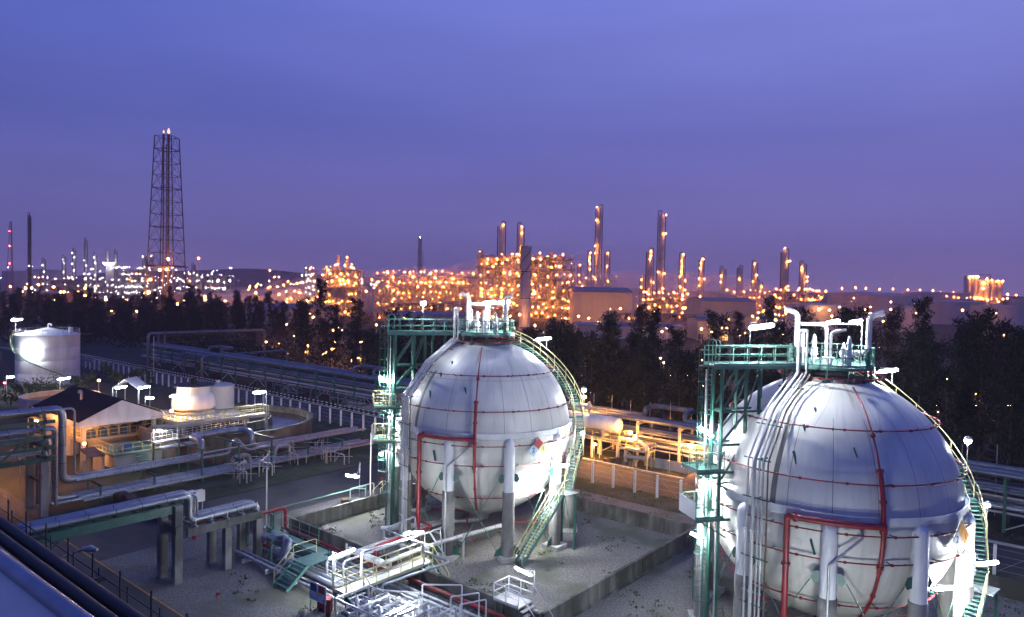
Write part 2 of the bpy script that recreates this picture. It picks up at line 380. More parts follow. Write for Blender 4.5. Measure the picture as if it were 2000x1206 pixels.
    pm = MB(); pm._add([c-n*.03+e*hd, c-n*.03+Zv*hd, c-n*.03-e*hd, c-n*.03-Zv*hd, c+e*hd, c+Zv*hd, c-e*hd, c-Zv*hd], [(3, 2, 1, 0), (0, 1, 5, 4), (1, 2, 6, 5), (2, 3, 7, 6), (3, 0, 4, 7)])
    for s, q in ((1, .3), (-1, .3)): pm.beam(c-e*s*.3-n*.03, c-e*s*.3-n*.4, .04)
    hz = pm.build('hazard_sign', 'sign_white', t)
    faded = other
    for (dx, dz_), mm, nm in (((0, .5), 'sign_orange' if faded else 'sign_red', 'upper_cell'), ((-.5, 0), 'sign_white' if faded else 'sign_blue', 'side_cell'), ((.5, 0), 'sign_orange' if faded else 'sign_yellow', 'side_cell'), ((0, -.5), 'sign_white', 'lower_cell')):
        q = c+e*dx*hd+Zv*dz_*hd+n*.004; h = hd*.485; d = MB(); d.poly([q+e*h, q+Zv*h, q-e*h, q-Zv*h]); d.build(nm, mm, hz)
    for dx, ch in ((-.5, '2'), (.5, '1')):
        q = c+e*dx*hd+n*.012-C0; M4 = Matrix(((e.x, 0, n.x, q.x), (e.y, 0, n.y, q.y), (0, 1, 0, q.z), (0, 0, 0, 1)))
        text_mesh('numeral', ch, .55, 'ink', hz, M4)
    # crown nozzle and bottom outlet
    ZD = zc+8.1
    g = MB(); g.lathe([(2.35, zc+6.9), (2.2, zc+7.35), (1.5, zc+7.4), (.01, zc+7.42)], (cx, cy, 0), 32); g.build('crown_neck', 'concrete', t)
    g = MB(); g.lathe([(.9, zc-7.3), (.9, zc-7.75), (.55, zc-7.8), (.5, zc-8.3), (.01, zc-8.35)], (cx, cy, 0), 16); g.pipe([P(200, .5, zc-8), P(200, .5, 1.0), P(210, 4, .9)], .18, .4); g.pipe([P(20, .4, zc-8), P(20, .4, .9), P(-30, 6.5, .8), P(-30, 9, .8)], .22, .4); g.build('outlet_pipe', 'pipe_white', t)
    g = MB(); zt_ = 1.0
    for q in (5, 100, 250): g.pipe([P(q, 2.2, zc-rs(2.2)-.1), P(q, 2.2, .8), P(q+30, 5.5, .8)], .07, .3)
    build_each(g, 'drain_pipe', 'red_paint', t)
    # conduit on one leg
    bq = P(colphi-36, R+.65, 0)
    g = MB(); g.pipe([V((bq.x, bq.y, .3)), V((bq.x, bq.y, zc-1.9)), P(colphi-24, R+.3, zc-.35), P(colphi-24, R+.02, zc-.05)], .07, .2); g.build('conduit', 'galvanised', t)
    g = MB()
    for q, dz in ((6, 5.9), (2, 5.0), (0, 3.6), (27, 4.1), (10, -.9)):
        p = P(q, rs(dz)+.1, zc+dz+.05); nn = (p-V((cx, cy, zc))).normalized(); g.beam(p, p+nn*.12+et(q)*.25-V((0, 0, .75)), .16, .05)
    build_each(g, 'insulation_clip', 'green_paint', t)
    # ---------------- crown platform
    pf = thing('crown_platform', f'round green railed platform on the crown of the {which}', 'platform', P(0, 0, ZD-1.2) if False else V((cx, cy, zc+7.5)), 'crown platforms')
    g = MB(); g.lathe([(.01, ZD-.02), (2.5, ZD-.02), (2.5, ZD-.2), (2.42, ZD-.2), (2.42, ZD-.06), (.01, ZD-.06)], (cx, cy, 0), 40); g.build('deck', 'green_light', pf)
    g = MB(); tw = -36.5
    arc = [P(tw+16+k*(328/30), 2.45, ZD) for k in range(31)]
    g.rail(arc, 1.1, .9, .026); g.build('railing', 'green_light', pf)
    for k in range(12): 
        a = k*30+10; g = MB(); g.beam(P(a, 2.3, ZD-.06), P(a, 2.3, zc+rs(2.3)-.05), .09); g.build('leg', 'green_paint', pf)
    # valves and vents
    for s, nm in ((-1, 'left'), (1, 'right')):
        vx = cx+s*1.05; side = 'on its walkway side' if s < 0 else 'on its stair side'
        vt = thing('relief_valve', f'white flanged relief valve on the crown of the {which}, {side}', 'valve', (vx, cy, ZD-.02), 'relief valves')
        g = MB(); g.lathe([(.16, 0), (.16, .22), (.27, .22), (.27, .3), (.18, .3), (.18, .5), (.26, .5), (.26, .56), (.22, .6), (.22, .95), (.13, 1.0), (.13, 1.3), (.17, 1.32), (.12, 1.45), (.08, 1.75), (.03, 1.8), (.01, 1.8)], (vx, cy, ZD), 14)
        g.tube([V((vx, cy, ZD+.75)), V((vx+s*.42, cy, ZD+.75))], .17, 10); g.tube([V((vx+s*.4, cy, ZD+.75)), V((vx+s*.46, cy, ZD+.75))], .27, 12); g.build('valve_body', 'white_paint', vt)
        g = MB(); g.lathe([(.02, 0), (.16, 0), (.16, .02), (.02, .02)], (vx, cy, ZD+.42), 12); g.build('hand_wheel', 'red_paint', vt)
        ve = thing('vent_pipe', f'white gooseneck vent pipe rising from the crown of the {which}, {side}', 'pipe', (cx+s*2.15, cy, ZD), 'gooseneck vents')
        g = MB(); p = [V((vx+s*.46, cy, ZD+.75)), V((vx+s*.75, cy, ZD+.78)), V((cx+s*2.15, cy, ZD+1.0)), V((cx+s*2.15, cy, ZD+3.1)), V((cx+s*2.95, cy, ZD+3.35))]
        g.tube(fillet(p, .5, 7), .17, 12); g.build('vent_tube', 'white_paint', ve)
        g = MB(); g.tube([V((cx+s*2.15, cy, ZD-.02)), V((cx+s*2.15, cy, ZD+1.15))], .13, 8); g.build('support_post', 'green_paint', ve)
    mf = thing('instrument_manifold', f'white instrument pipes and lamp frame on the crown of the {which}', 'pipework', (cx, cy, ZD), 'crown manifolds')
    g = MB(); g.pipe([P(-140, .8, ZD), P(-140, .8, ZD+2.4), P(-90, 1.9, ZD+2.4)], .1, .3); g.pipe([P(10, .5, ZD), P(10, .5, ZD+2.0), P(80, .9, ZD+2.2)], .09, .3); g.pipe([P(-60, 1.7, ZD), P(-60, 1.7, ZD+1.9), P(-100, 2.1, ZD+1.9), P(-100, 2.1, ZD+.5)], .09, .2)
    g.lathe([(.12, 0), (.12, .4), (.22, .4), (.22, .5), (.1, .5), (.1, 1.1), (.03, 1.3), (.01, 1.3)], P(150, 1, ZD), 10); g.lathe([(.3, 0), (.3, .35), (.36, .35), (.36, .42), (.01, .45)], P(-20, .3, ZD), 12)
    g.lathe([(.1, 0), (.1, .7), (.2, .7), (.2, .85), (.05, 1.2), (.01, 1.2)], P(40, 1.5, ZD), 10); g.build('manifold', 'white_paint', mf)
    g = MB()
    F = [P(-80, 2.0, ZD), P(-150, 1.4, ZD), P(130, 1.9, ZD)]
    for q in F: g.tube([q, q+V((0, 0, 2.55))], .035, 6)
    g.tube([q+V((0, 0, 2.5)) for q in F], .035, 6); g.build('lamp_frame', 'white_paint', mf)
    for q, dz in ((.55, 2.62), (.9, 2.68)):
        p = F[0].lerp(F[2], q); lamp_head(mf, V((p.x, p.y, ZD+dz)), iax(25), 1.0, 'tube_strong', .12)
    # ---------------- pipe bundle down the shell
    bd = thing('pipe_bundle', f'bundle of white pipes sloping down the shell of the {which}', 'pipes', P(-11, 8, 0), 'shell pipe bundles')
    for i, (off, r) in enumerate(((-.6, .065), (-.2, .11), (.12, .045), (.36, .06), (.66, .045))):
        def Q(ph, rr, z): return P(ph, rr, z)+et(ph)*off
        g = MB(); top = ZD+2.15 if i in (1, 3) else ZD-.2
        pts = ([Q(-18, 3.0, top)] if top > ZD else [])+[Q(-18, 3.0, zc+7.62), Q(-15, 5.6, zc+5.75), Q(-11.5, 7.95, zc+3.05), Q(-11.5, 8.0, .45)]
        if i == 1: e2 = P(-18, 3.0, top)+et(-18)*.36; pts = [e2]+pts
        g.pipe(pts, r, .4, 10)
        for zz in (zc-1, zc-4.5, 2.6): q = Q(-11.5, 8, zz); g.tube([q-V((0, 0, .05)), q+V((0, 0, .05))], r*1.6, 8)
        g.build('pipe', 'pipe_white' if i != 4 else 'rusty_wall', bd)
    g = MB()
    for ph, rr, dz in ((-17.2, 4.0, 6.85), (-14, 6.4, 4.85), (-12, 7.9, 3.1), (-11.5, 8, .9), (-11.5, 8, -2.5), (-11.5, 8, -5.2)):
        g.beam(P(ph, rr, zc+dz)-et(ph)*.85, P(ph, rr, zc+dz)+et(ph)*.85, .07)
        if dz > -2: g.beam(P(ph, rr, zc+dz), P(ph, max(.5, rs(dz)), zc+dz*.97), .06)
    build_each(g, 'pipe_support', 'green_paint', bd)
    # ---------------- access tower and walkway
    at = thing('access_tower', f'green steel ladder tower with gangway to the {which} crown', 'access tower', P(tw, 8.1, 0), 'ladder towers')
    er_, et_ = er(tw), et(tw)
    def T(r, s, z): return V((cx, cy, z))+er_*r+et_*s
    g = MB(); g._add([T(2.3, -.62, ZD), T(8.5, -.62, ZD), T(8.5, .62, ZD), T(2.3, .62, ZD), T(2.3, -.62, ZD-.04), T(8.5, -.62, ZD-.04), T(8.5, .62, ZD-.04), T(2.3, .62, ZD-.04)], [(0, 1, 2, 3), (7, 6, 5, 4), (0, 4, 5, 1), (1, 5, 6, 2), (2, 6, 7, 3), (3, 7, 4, 0)])
    g.build('gangway_deck', 'grating', at)
    g = MB()
    for s in (-.64, .64): g.beam(T(2.5, s, ZD-.12), T(8.5, s, ZD-.12), .1, .2)
    for q in range(6): g.beam(T(2.8+q*1.1, -.6, ZD-.14), T(2.8+q*1.1, .6, ZD-.14), .08, .12)
    g.build('gangway_girder', 'green_light', at)
    for s in (-.62, .62):
        g = MB(); g.rail([T(2.6, s, ZD), T(8.5, s, ZD)], 1.1, .95, .03); g.build('railing', 'green_light', at)
    for rr, s in ((7.9, -.5), (7.9, .5)): 
        g = MB(); g.beam(T(rr, s, 0), T(rr, s, ZD-.2), .17, .2); g.build('column', 'green_paint', at)
    for rr, s in ((6.3, -.55), (6.3, .55), (5.4, .55), (4.6, -.55), (3.7, .55)):
        g = MB(); g.beam(T(rr, s, ZD-.2), T(rr, s, zc+rs(rr)-.1), .17, .17); g.build('shell_post', 'green_paint', at)
    g = MB()
    for z0 in (zc+5.3, zc+3.3, zc+1.0): 
        rr0 = max(rs(z0-zc)-.1, 5.0 if z0 > zc+5 else 6.2)
        for s in (-.55, .55): g.beam(T(7.9, s, z0), T(min(rr0, 7.4), s, z0), .12, .12)
        g.beam(T(7.9, -.55, z0), T(7.9, .55, z0), .12)
    for s in (-.55, .55):
        g.beam(T(7.9, s, zc+5.3), T(6.3, s, zc+7.8), .1); g.beam(T(7.9, s, zc+3.4), T(6.3, s, zc+5.2), .1); g.beam(T(7.9, s, zc+1.1), T(6.5, s, zc+3.3), .1); g.beam(T(6.3, s, zc+5.3), T(5.4, s, zc+7.8), .08)
    g.build('bracing', 'green_paint', at)
    ld = MB()
    for s in (-.24, .24): ld.beam(T(8.45, s, .1), T(8.45, s, ZD+1.15), .05, .07)
    k = .4
    while k < ZD: ld.tube([T(8.45, -.24, k), T(8.45, .24, k)], .017, 5); k += .3
    for s in (-.24, .24): ld.tube(fillet([T(8.45, s, ZD+1.0), T(8.45, s, ZD+1.5), T(7.95, s, ZD+1.5), T(7.95, s, ZD+.3)], .22), .03, 6)
    lo_ = ld.build('ladder', 'green_light', at)
    cg = MB(); k = 2.6
    while k < ZD+1:
        cg.tube([T(8.45+.72*math.sin(q*PI/8), .36*math.cos(q*PI/8), k) for q in range(9)], .022, 5); k += .95
    for q in (1, 3, 4, 5, 7): cg.beam(T(8.45+.72*math.sin(q*PI/8), .36*math.cos(q*PI/8), 2.6), T(8.45+.72*math.sin(q*PI/8), .36*math.cos(q*PI/8), ZD+.9), .03, .012)
    cg.build('ladder_cage', 'green_paint', lo_)
    for z0, nm, shield in ((zc+1.85, 'upper', 0), (zc-1.0, 'lower', 1)):
        g = MB(); g._add([T(a, s, z0-b) for b in (0, .08) for a, s in ((7.75, -1.0), (9.65, -1.0), (9.65, .95), (7.75, .95))], [(0, 1, 2, 3), (7, 6, 5, 4), (0, 4, 5, 1), (1, 5, 6, 2), (2, 6, 7, 3), (3, 7, 4, 0)])
        so = g.build('side_platform', 'green_light', at)
        g = MB(); g.rail([T(7.85, -.97, z0), T(9.62, -.97, z0), T(9.62, .92, z0), T(7.85, .92, z0)], 1.1, .9, .026); g.build('platform_railing', 'yellow_paint' if not other else 'green_light', so)
        g = MB()
        for s in (-.95, .9): g.beam(T(9.5, s, z0-.05), T(7.6, s, z0-1.2), .09); g.beam(T(9.6, s, z0-.12), T(7.0, s, z0-.12), .1, .14)
        g.build('platform_bracket', 'green_paint', so)
        if shield: 
            g = MB(); q = [T(9.68, -1.02, z0), T(9.68, .97, z0)]; g._add([q[0], q[1], q[1]+V((0, 0, 1.05)), q[0]+V((0, 0, 1.05)), q[0]+er_*.03, q[1]+er_*.03, q[1]+er_*.03+V((0, 0, 1.05)), q[0]+er_*.03+V((0, 0, 1.05))], [(3, 2, 1, 0), (4, 5, 6, 7), (0, 1, 5, 4), (1, 2, 6, 5), (2, 3, 7, 6), (3, 0, 4, 7)]); g.build('wind_shield', 'white_paint', so)
    # tall slim drain pipes beside the ladder
    g = MB()
    for s in (-.85, .8): g.tube([T(8.2, s, .2), T(8.2, s, zc+4.6 if s > 0 else ZD-.4)], .05, 6)
    build_each(g, 'drain_pipe', 'pipe_white', at)
    # ---------------- spiral stairway
    st = thing('spiral_stairway', f'green spiral stairway with yellow handrails curling round the {which}', 'stairway', P(99, 9, 0), 'sphere stairways')
    zl = 4.75; fL = 99.5; z1 = ZD-.1; f1 = 176; N = int((z1-zl)/.205)
    inner = []; outer = []
    tr = MB(); 
    for i in range(N+1):
        u = i/N; z = zl+(z1-zl)*u; f = fL+(f1-fL)*u**1.15; dz = z-zc
        r0 = max(rs(dz)+.42, 2.6) if dz > 0 else R+.42+(.12 if dz > -2 else 0)
        r1 = r0+.78; inner.append(P(f, r0, z)); outer.append(P(f, r1, z)); w = math.degrees(.125/r0)
        tr._add([P(f-w, r0, z), P(f-w, r1, z), P(f+w, r1, z), P(f+w, r0, z)]+[P(f-w, r0, z-.045), P(f-w, r1, z-.045), P(f+w, r1, z-.045), P(f+w, r0, z-.045)], [(0, 1, 2, 3), (7, 6, 5, 4), (0, 4, 5, 1), (1, 5, 6, 2), (2, 6, 7, 3), (3, 7, 4, 0)])
    sp = tr.build('spiral_treads', 'green_light', st)
    g = MB()
    for pts in (inner, outer):
        for a, b in zip(pts[:-1], pts[1:]): g.beam(a-V((0, 0, .08)), b-V((0, 0, .08)), .03, .2)
    for i in range(2, N, 6): q = inner[i]; d = V((cx, cy, zc))-q; d.normalize(); g.beam(outer[i]-V((0, 0, .1)), q+d*.5-V((0, 0, .1)), .07, .09)
    g.build('stringer', 'green_paint', st)
    for pts, nm in ((inner, 'handrail'), (outer, 'handrail')):
        g = MB(); g.tube([p+V((0, 0, 1.0)) for p in pts], .032, 6); g.tube([p+V((0, 0, .5)) for p in pts], .024, 5)
        for i in range(0, N+1, 5): g.tube([pts[i]-V((0, 0, .1)), pts[i]+V((0, 0, 1.0))], .026, 5)
        g.build(nm, 'yellow_paint', st)
    # landing and straight flight
    lp = P(fL-4, 8.35, zl-.05); foot = V((cx+7.75, cy-4.55, 0)) ; dv = V((foot.x-lp.x, foot.y-lp.y, 0)); Lh = dv.length; dv.normalize(); sd = V((dv.y, -dv.x, 0))
    g = MB(); q = [lp+dv*.65+sd*.75, lp+dv*.65-sd*.75, lp-dv*.75-sd*.8, lp-dv*.75+sd*.8]; g.prism([(p.x, p.y) for p in q][::-1], zl-.13, zl-.05); g.build('landing', 'grating', st)
    g = MB(); g.rail([q[0]+V((0, 0, .02)), q[3]+V((0, 0, .02))], 1.05, .8, .026); g.build('landing_railing', 'yellow_paint', st)
    p0 = lp+dv*.65; n = 23; tr = MB(); sg = MB()
    for i in range(n):
        u = (i+1)/(n+1); c = p0.lerp(foot, u); c.z = (zl-.05)*(1-u); tr.box((c.x, c.y, c.z), (.26, .78, .045), math.atan2(dv.y, dv.x))
    tr.build('flight_treads', 'green_light', st)
    f0 = V((foot.x, foot.y, .05))
    for s in (-.42, .42): sg.beam(V((p0.x, p0.y, zl-.1))+sd*s, f0+sd*s, .05, .24)
    sg.build('flight_stringer', 'green_light', st)
    for s in (-.42, .42):
        g = MB(); a = V((p0.x, p0.y, zl))+sd*s; b = f0+sd*s
        g.tube(fillet([a-dv*.5+V((0, 0, 1.05)), a+V((0, 0, 1.05)), b+V((0, 0, 1.0)), b+V((0, 0, .1))], .2), .032, 6); g.tube([a+V((0, 0, .52)), b+V((0, 0, .5))], .024, 5)
        for k in range(8): q = a.lerp(b, k/7); g.tube([q-V((0, 0, .1)), q+V((0, 0, 1.03))], .026, 5)
        g.build('handrail', 'yellow_paint', st)
    pp = MB()
    for s in (-.7, .7): q = lp-dv*.4+sd*s; pp.beam(V((q.x, q.y, 0)), V((q.x, q.y, zl-.15)), .16)
    build_each(pp, 'landing_leg', 'green_paint', st)
    # ---------------- lamps fixed to the tower and stairway
    W = which
    def fix(label, p, ax, b, L=1.2, m='tube_white', globe=0, r=.11): return lamp_post(label, p, b, ax, L, m, r, globe, 'lamps round the gas spheres', pr=.022)
    q = T(6.7, .62, ZD)
    if not other:
        fix(f'round lamp on a tall pole over the gangway of the {W}', T(5.6, .62, ZD+2.5), HR, T(5.6, .62, ZD), m='tube_strong', globe=.22)
    else:
        fix(f'tube lamp on a tall pole over the gangway of the {W}', T(6.2, .62, ZD+2.35)+iax(12)*.75, iax(12), T(6.2, .62, ZD), 1.5, 'tube_strong', r=.14)
    fix(f'tube lamp beside the ladder of the {W}, above the upper side platform', T(8.7, .2, zc+4.05), er_+V((0, 0, .5)), T(8.9, .85, zc+1.9), 1.0, 'tube_strong', r=.1)
    fix(f'bright tube lamp between ladder tower and shell of the {W}', T(8.2, -.55, zc+.75), et_, T(8.1, -.72, zc-1.0), 1.1, 'tube_strong')
    fix(f'tube lamp under the lower side platform of the {W}', T(8.9, -.4, zc-2.4), et_, T(8.2, -.75, zc-5.2), .9, 'tube_warm' if 0 else 'tube_white')
    i1 = int(N*.80); i2 = int(N*.42); i3 = int(N*.2)
    fix(f'tube lamp on the upper spiral stairs of the {W}', outer[i1]+V((0, 0, 1.9))-iax(5)*.3, iax(5), outer[i1]+V((0, 0, .9)), 1.25, 'tube_strong')
    fix(f'round lamp on a post at mid height of the {W} stairway', outer[i2]+V((0, 0, 2.5)), HR, outer[i2]+V((0, 0, .5)), m='tube_white', globe=.2)
    fix(f'small lamp on the outer handrail of the {W} stairway', outer[i3]+V((0, 0, 1.9)), HR, outer[i3]+V((0, 0, .9)), m='tube_white', globe=.16)
    fix(f'glaring tube lamp on the leg nearest the {W} stairway', P(colphi+36-7, R+1.35, zc-2.0), iax(0), P(colphi+36, R+.6, zc-3.2), 1.1, 'tube_white', r=.12)
    q = p0.lerp(foot, .28); fix(f'tube lamp above the straight stair flight of the {W}', V((q.x, q.y, 5.0))-sd*-.75-HR*.6, iax(0), V((q.x, q.y, 2.2))+sd*.45, 1.3, 'tube_strong')
    return t, P, T, ZD, foot
S1 = sphere_unit(-4.0, -18.94, 9.19, 5.38, 56.8, 'farther sphere', False)
S2 = sphere_unit(24.46, -18.16, 8.83, 5.02, 53.1, 'nearer sphere', True)
# ------------------------------------------------------------------ ground, roads, bunds, fence
def sheet(name, pts, z, m):
    g = MB(); g.poly([(p[0], p[1], z) for p in pts]); return struct(name, g, m)
sheet('ground', [(-3400, -3400), (3400, -3400), (3400, 3400), (-3400, 3400)], 0, 'soil')
sheet('gravel_yard', [(-20.2, -44.2), (60, -44.2), (60, -2.2), (46, -3.2), (-20.2, -3.2)], .004, 'gravel')
sheet('grass_verge', [(-130, -3.2), (60, -3.2), (60, 1.4), (-130, 1.4)], .008, 'lawn')
sheet('perimeter_road', [(-190, 1.4), (90, 1.4), (90, 8.0), (-190, 8.0)], .012, 'asphalt')
sheet('plant_road', [(-120, -60), (60, -60), (60, -44.2), (-20.2, -44.2), (-20.2, -3.2), (-28.6, -3.2), (-28.6, -40.5), (-31.5, -43.2), (-120, -43.2)], .008, 'asphalt')
sheet('verge', [(-44, -40), (-29, -40), (-29, -3.4), (-70, -3.4), (-70, -26), (-44, -30)], .006, 'lawn')
g = MB(); g.poly([(-31, -44.38, 0), (20, -44.38, 0), (20, -44.24, 0), (-31, -44.24, 0)][::1]); o = struct('yellow_road_line', g, 'line_yellow'); o.location.z = .016
g = MB()
for k in range(14): x = -60+k*5; g.poly([(x, -50.1, 0), (x+2, -50.1, 0), (x+2, -49.95, 0), (x, -49.95, 0)])
o = struct('white_lane_marking', g, 'line_white'); o.location.z = .016
sheet('pipe_trench_floor', [(-2, -36.8), (60, -36.8), (60, -31.7), (-2, -31.7)], .010, 'concrete')
g = MB()
random.seed(3)
def bund(label, x0, x1, y0, y1, h=1.3, th=.24, sides='NSEW'):
    t = thing('bund_wall', label, 'containment wall', ((x0+x1)/2, (y0+y1)/2, 0), 'concrete bund walls')
    seg = []
    if 'S' in sides: seg.append(((x0, y0), (x1, y0)))
    if 'N' in sides: seg.append(((x0, y1), (x1, y1)))
    if 'W' in sides: seg.append(((x0, y0+th), (x0, y1-th)))
    if 'E' in sides: seg.append(((x1, y0+th), (x1, y1-th)))
    for a, b in seg:
        a = V((*a, 0)); b = V((*b, 0)); n = max(1, round((b-a).length/3.1)); d = (b-a)/n; hz = d.x != 0
        g = MB()
        for k in range(n):
            c = a+d*(k+.5); L = d.length-.018; hh = h+((k*7) % 5-2)*.004
            g.box((c.x, c.y, hh/2), ((L, th, hh) if hz else (th, L, hh)))
            q = a+d*k; g.box((q.x, q.y, (h-.03)/2), ((.05, th*.9, h-.03) if hz else (th*.9, .05, h-.03)))
            if (k % 2) == 0: g.box((q.x, q.y, h/2-.02), ((.22, th+.1, h-.05) if hz else (th+.1, .22, h-.05)))
        g.box(((a.x+b.x)/2, (a.y+b.y)/2, .06), ((abs(b.x-a.x), th+.3, .12) if hz else (th+.3, abs(b.y-a.y), .12)))
        g.build('wall_panel', 'wall_concrete', t)
    return t
bund('weathered concrete bund wall round the sphere farther from the viewer', -15.0, 11.6, -31.0, -9.0)
bund('weathered concrete bund wall round the sphere nearer the viewer', 17.5, 38.5, -31.0, -4.3, sides='NSE')
sheet('bund_floor', [(-14.8, -30.8), (11.4, -30.8), (11.4, -9.2), (-14.8, -9.2)], .012, 'gravel')
# weeds: far too many tufts to count
g = MB()
for k in range(2600):
    cl = rnd.random()
    x = rnd.uniform(-19, 38); y = rnd.uniform(-43, -3.5)
    if math.sin(x*.7+3*math.sin(y*.31))+math.sin(y*.9+x*.23) < .55: continue
    if -38.2 < y < -31.3: continue
    for q in range(7):
        px = x+rnd.gauss(0, .16); py = y+rnd.gauss(0, .16); a = rnd.uniform(0, 6.28); h = rnd.uniform(.05, .2); w = rnd.uniform(.05, .11)
        dx, dy = math.cos(a)*w, math.sin(a)*w
        g._add([(px-dx, py-dy, .012), (px+dx, py+dy, .012), (px+dy*1.5, py-dx*1.5, h)], [(0, 1, 2)])
o = g.build('weeds', 'leaf'); tag(o, 'low green weeds sprouting through the gravel', 'weeds', kind='stuff')
# tall dry grass along verge
g = MB()
for k in range(5200):
    x = rnd.uniform(-70, 40); y = rnd.uniform(-3.4, 1.0) if rnd.random() < .6 else rnd.uniform(8.8, 12)
    a = rnd.uniform(0, 6.28); h = rnd.uniform(.08, .3); w = rnd.uniform(.02, .06); dx, dy = math.cos(a)*w, math.sin(a)*w
    g._add([(x-dx, y-dy, .01), (x+dx, y+dy, .01), (x+rnd.uniform(-.1, .1), y+rnd.uniform(-.1, .1), h)], [(0, 1, 2)])
o = g.build('grass', 'leaf'); tag(o, 'rough grass on the verges of the perimeter road', 'grass', kind='stuff')
# fence: white posts with strands, single thing
fe = thing('perimeter_fence', 'long fence of white concrete posts strung with wire along the perimeter road', 'fence', (-45, 0, 0))
xs = []; x = 34.5
while x > -150: xs.append(x); x -= 2.62
pm = None
for x in xs[:70]:
    g = MB(); g.b2(x-.11, x+.11, -.11, .11, -.05, 2.32); g.build('post', 'white_paint', fe)
g = MB()
for h in (.35, .9, 1.45, 2.0): g.tube([(34.5, .14, h), (xs[69], .14, h)], .009, 4)
for k in range(0, 60):
    a, b = xs[k], xs[k+1]; g.tube([(a, .13, .1) if k % 2 else (a, .13, 2.1), (b, .13, 2.1) if k % 2 else (b, .13, .1)], .010, 4)
g.build('wire', 'galvanised', fe)
# bollards: short black posts banded white along the far kerb
proto = None
for k in range(128):
    x = -47-k*1.25
    if proto is None:
        g = MB(); g.b2(-.12, .12, -.12, .12, 0, .9); g.b2(-.125, .125, -.125, .125, .22, .4, 1); g.b2(-.125, .125, -.125, .125, .66, .84, 1)
        proto = g.build('bollard', ['black_rubber', 'white_paint']); tag(proto, 'black bollard with two white bands on the far kerb of the perimeter road', 'bollard', 'bollards along the perimeter road'); o = proto
    else: o = proto.copy(); COL.objects.link(o)
    o.location = (x, 8.45, 0)
g = MB(); g.b2(-165, 60, 8.2, 8.7, -.05, .12); struct('kerb', g, 'pale_concrete')
# short marker and lamp posts
lamp_post('street lamp glowing white over the plant road beside the bund of the farther sphere', G(688, 930, 3.4), G(702, 972, 0), -HR, 1.1, 'tube_strong', .12, arm=.4)
for px, yb, hh, lab in ((723, 975, 6.6, 'slim bare white pole on the plant road next to the farther sphere'), (520, 1030, 5.2, 'thin grey pole beside the pipe bridge end'), (300, 735, 8.6, 'tall bare pole behind the bollards near the lone pipe portal')):
    b = G(px, yb, 0); g = MB(); g.tube([b, b+V((0, 0, hh))], .06, 8); g.lathe([(.2, 0), (.2, .05), (.01, .06)], b, 8); g.tube([b+V((0, 0, hh)), b+V((.4, 0, hh+.05))], .03, 6); o = g.build('pole', 'white_paint'); tag(o, lab, 'pole')
b = G(745, 948, 0)
g = MB(); g.lathe([(.01, 0), (.22, 0), (.22, .04), (.09, .06), (.09, .55), (.14, .56), (.14, .75), (.06, .85), (.01, .86)], b, 10); g.tube([b+V((-.25, 0, .6)), b+V((.25, 0, .6))], .06, 8)
tag(g.build('fire_hydrant', 'red_paint'), 'small red fire hydrant at the edge of the plant road', 'hydrant')
# old swan neck lamp by the road, unlit
t = thing('road_lamp', 'unlit curved arm road lamp over the yellow line road', 'lamp', (-6.9, -51.6, 0))
g = MB(); g.tube(fillet([(-6.9, -51.6, 0), (-6.9, -51.6, 5.6), (-4.6, -50.8, 6.7)], 1.4, 8), .07, 8); g.build('pole', 'galvanised', t)
g = MB(); g.tube([(-4.7, -50.84, 6.66), (-4.2, -50.66, 6.76), (-3.7, -50.48, 6.78)], [.1, .2, .08], 8); g.build('lamp_head', 'galvanised', t)
# ------------------------------------------------------------------ pipe racks and bridges
def pipe_thing(label, pts, r, m='aluminium_cladding', group=None, bend=None, bands=True, n=10, cat='pipe'):
    t = MB(); f = fillet(pts, bend or r*3.2); t.tube(f, r, n)
    if bands:
        for a, b in zip(pts[:-1], pts[1:]):
            a = V(a); b = V(b); L = (b-a).length; d = (b-a).normalized(); k = int(L/1.9)
            for i in range(1, k+1):
                q = a.lerp(b, i/(k+1)); t.tube([q-d*.022, q+d*.022], r*1.03, n, False, 1)
    o = t.build('pipe', [m, 'steel_dark']); return tag(o, label, cat, group)
GRP = 'pipes of the left pipe rack'
# left gantry: high over the road, dropping to a low run towards the fence, X ~ -36.5
XR = -36.5
specs = [(-.9, 9.05, .36, 2.2, -41.0), (-.1, 7.5, .24, .75, -41.9), (.55, 6.7, .17, .55, -42.6), (1.0, 9.3, .1, 3.0, -40.6)]
nm = ['thick silver pipe, topmost on the left gantry, dropping to the long low run', 'second silver pipe on the left gantry, dropping beside the thick one', 'slim silver pipe on the middle tier of the left gantry', 'thin pipe beside the topmost pipe of the left gantry']
for (dx, zt, r, zb, yd), lb in zip(specs, nm):
    x = XR+dx; yE = -6.5
    if zb > 2 and r > .3: pts = [(x, -66, zt), (x, yd, zt), (x, yd, zb), (x, -27.5, zb), (x, -27.5, zb+1.75), (x-2.6, -27.5, zb+1.75), (x-2.6, -21.5, zb+1.75), (x, -21.5, zb+1.75), (x, -21.5, zb), (x, yE, zb)]
    elif r > .2: pts = [(x, -66, zt), (x, yd, zt), (x, yd, zb), (x, -19, zb), (x, -19, zb+1.2), (x, -17.2, zb+1.2), (x, -17.2, zb), (x, yE, zb)]
    else: pts = [(x, -66, zt), (x, yd, zt), (x, yd, zb), (x, yE-3, zb)]
    pipe_thing(lb, pts, r, 'aluminium_cladding', GRP, bend=max(.5, r*2.2), n=12)
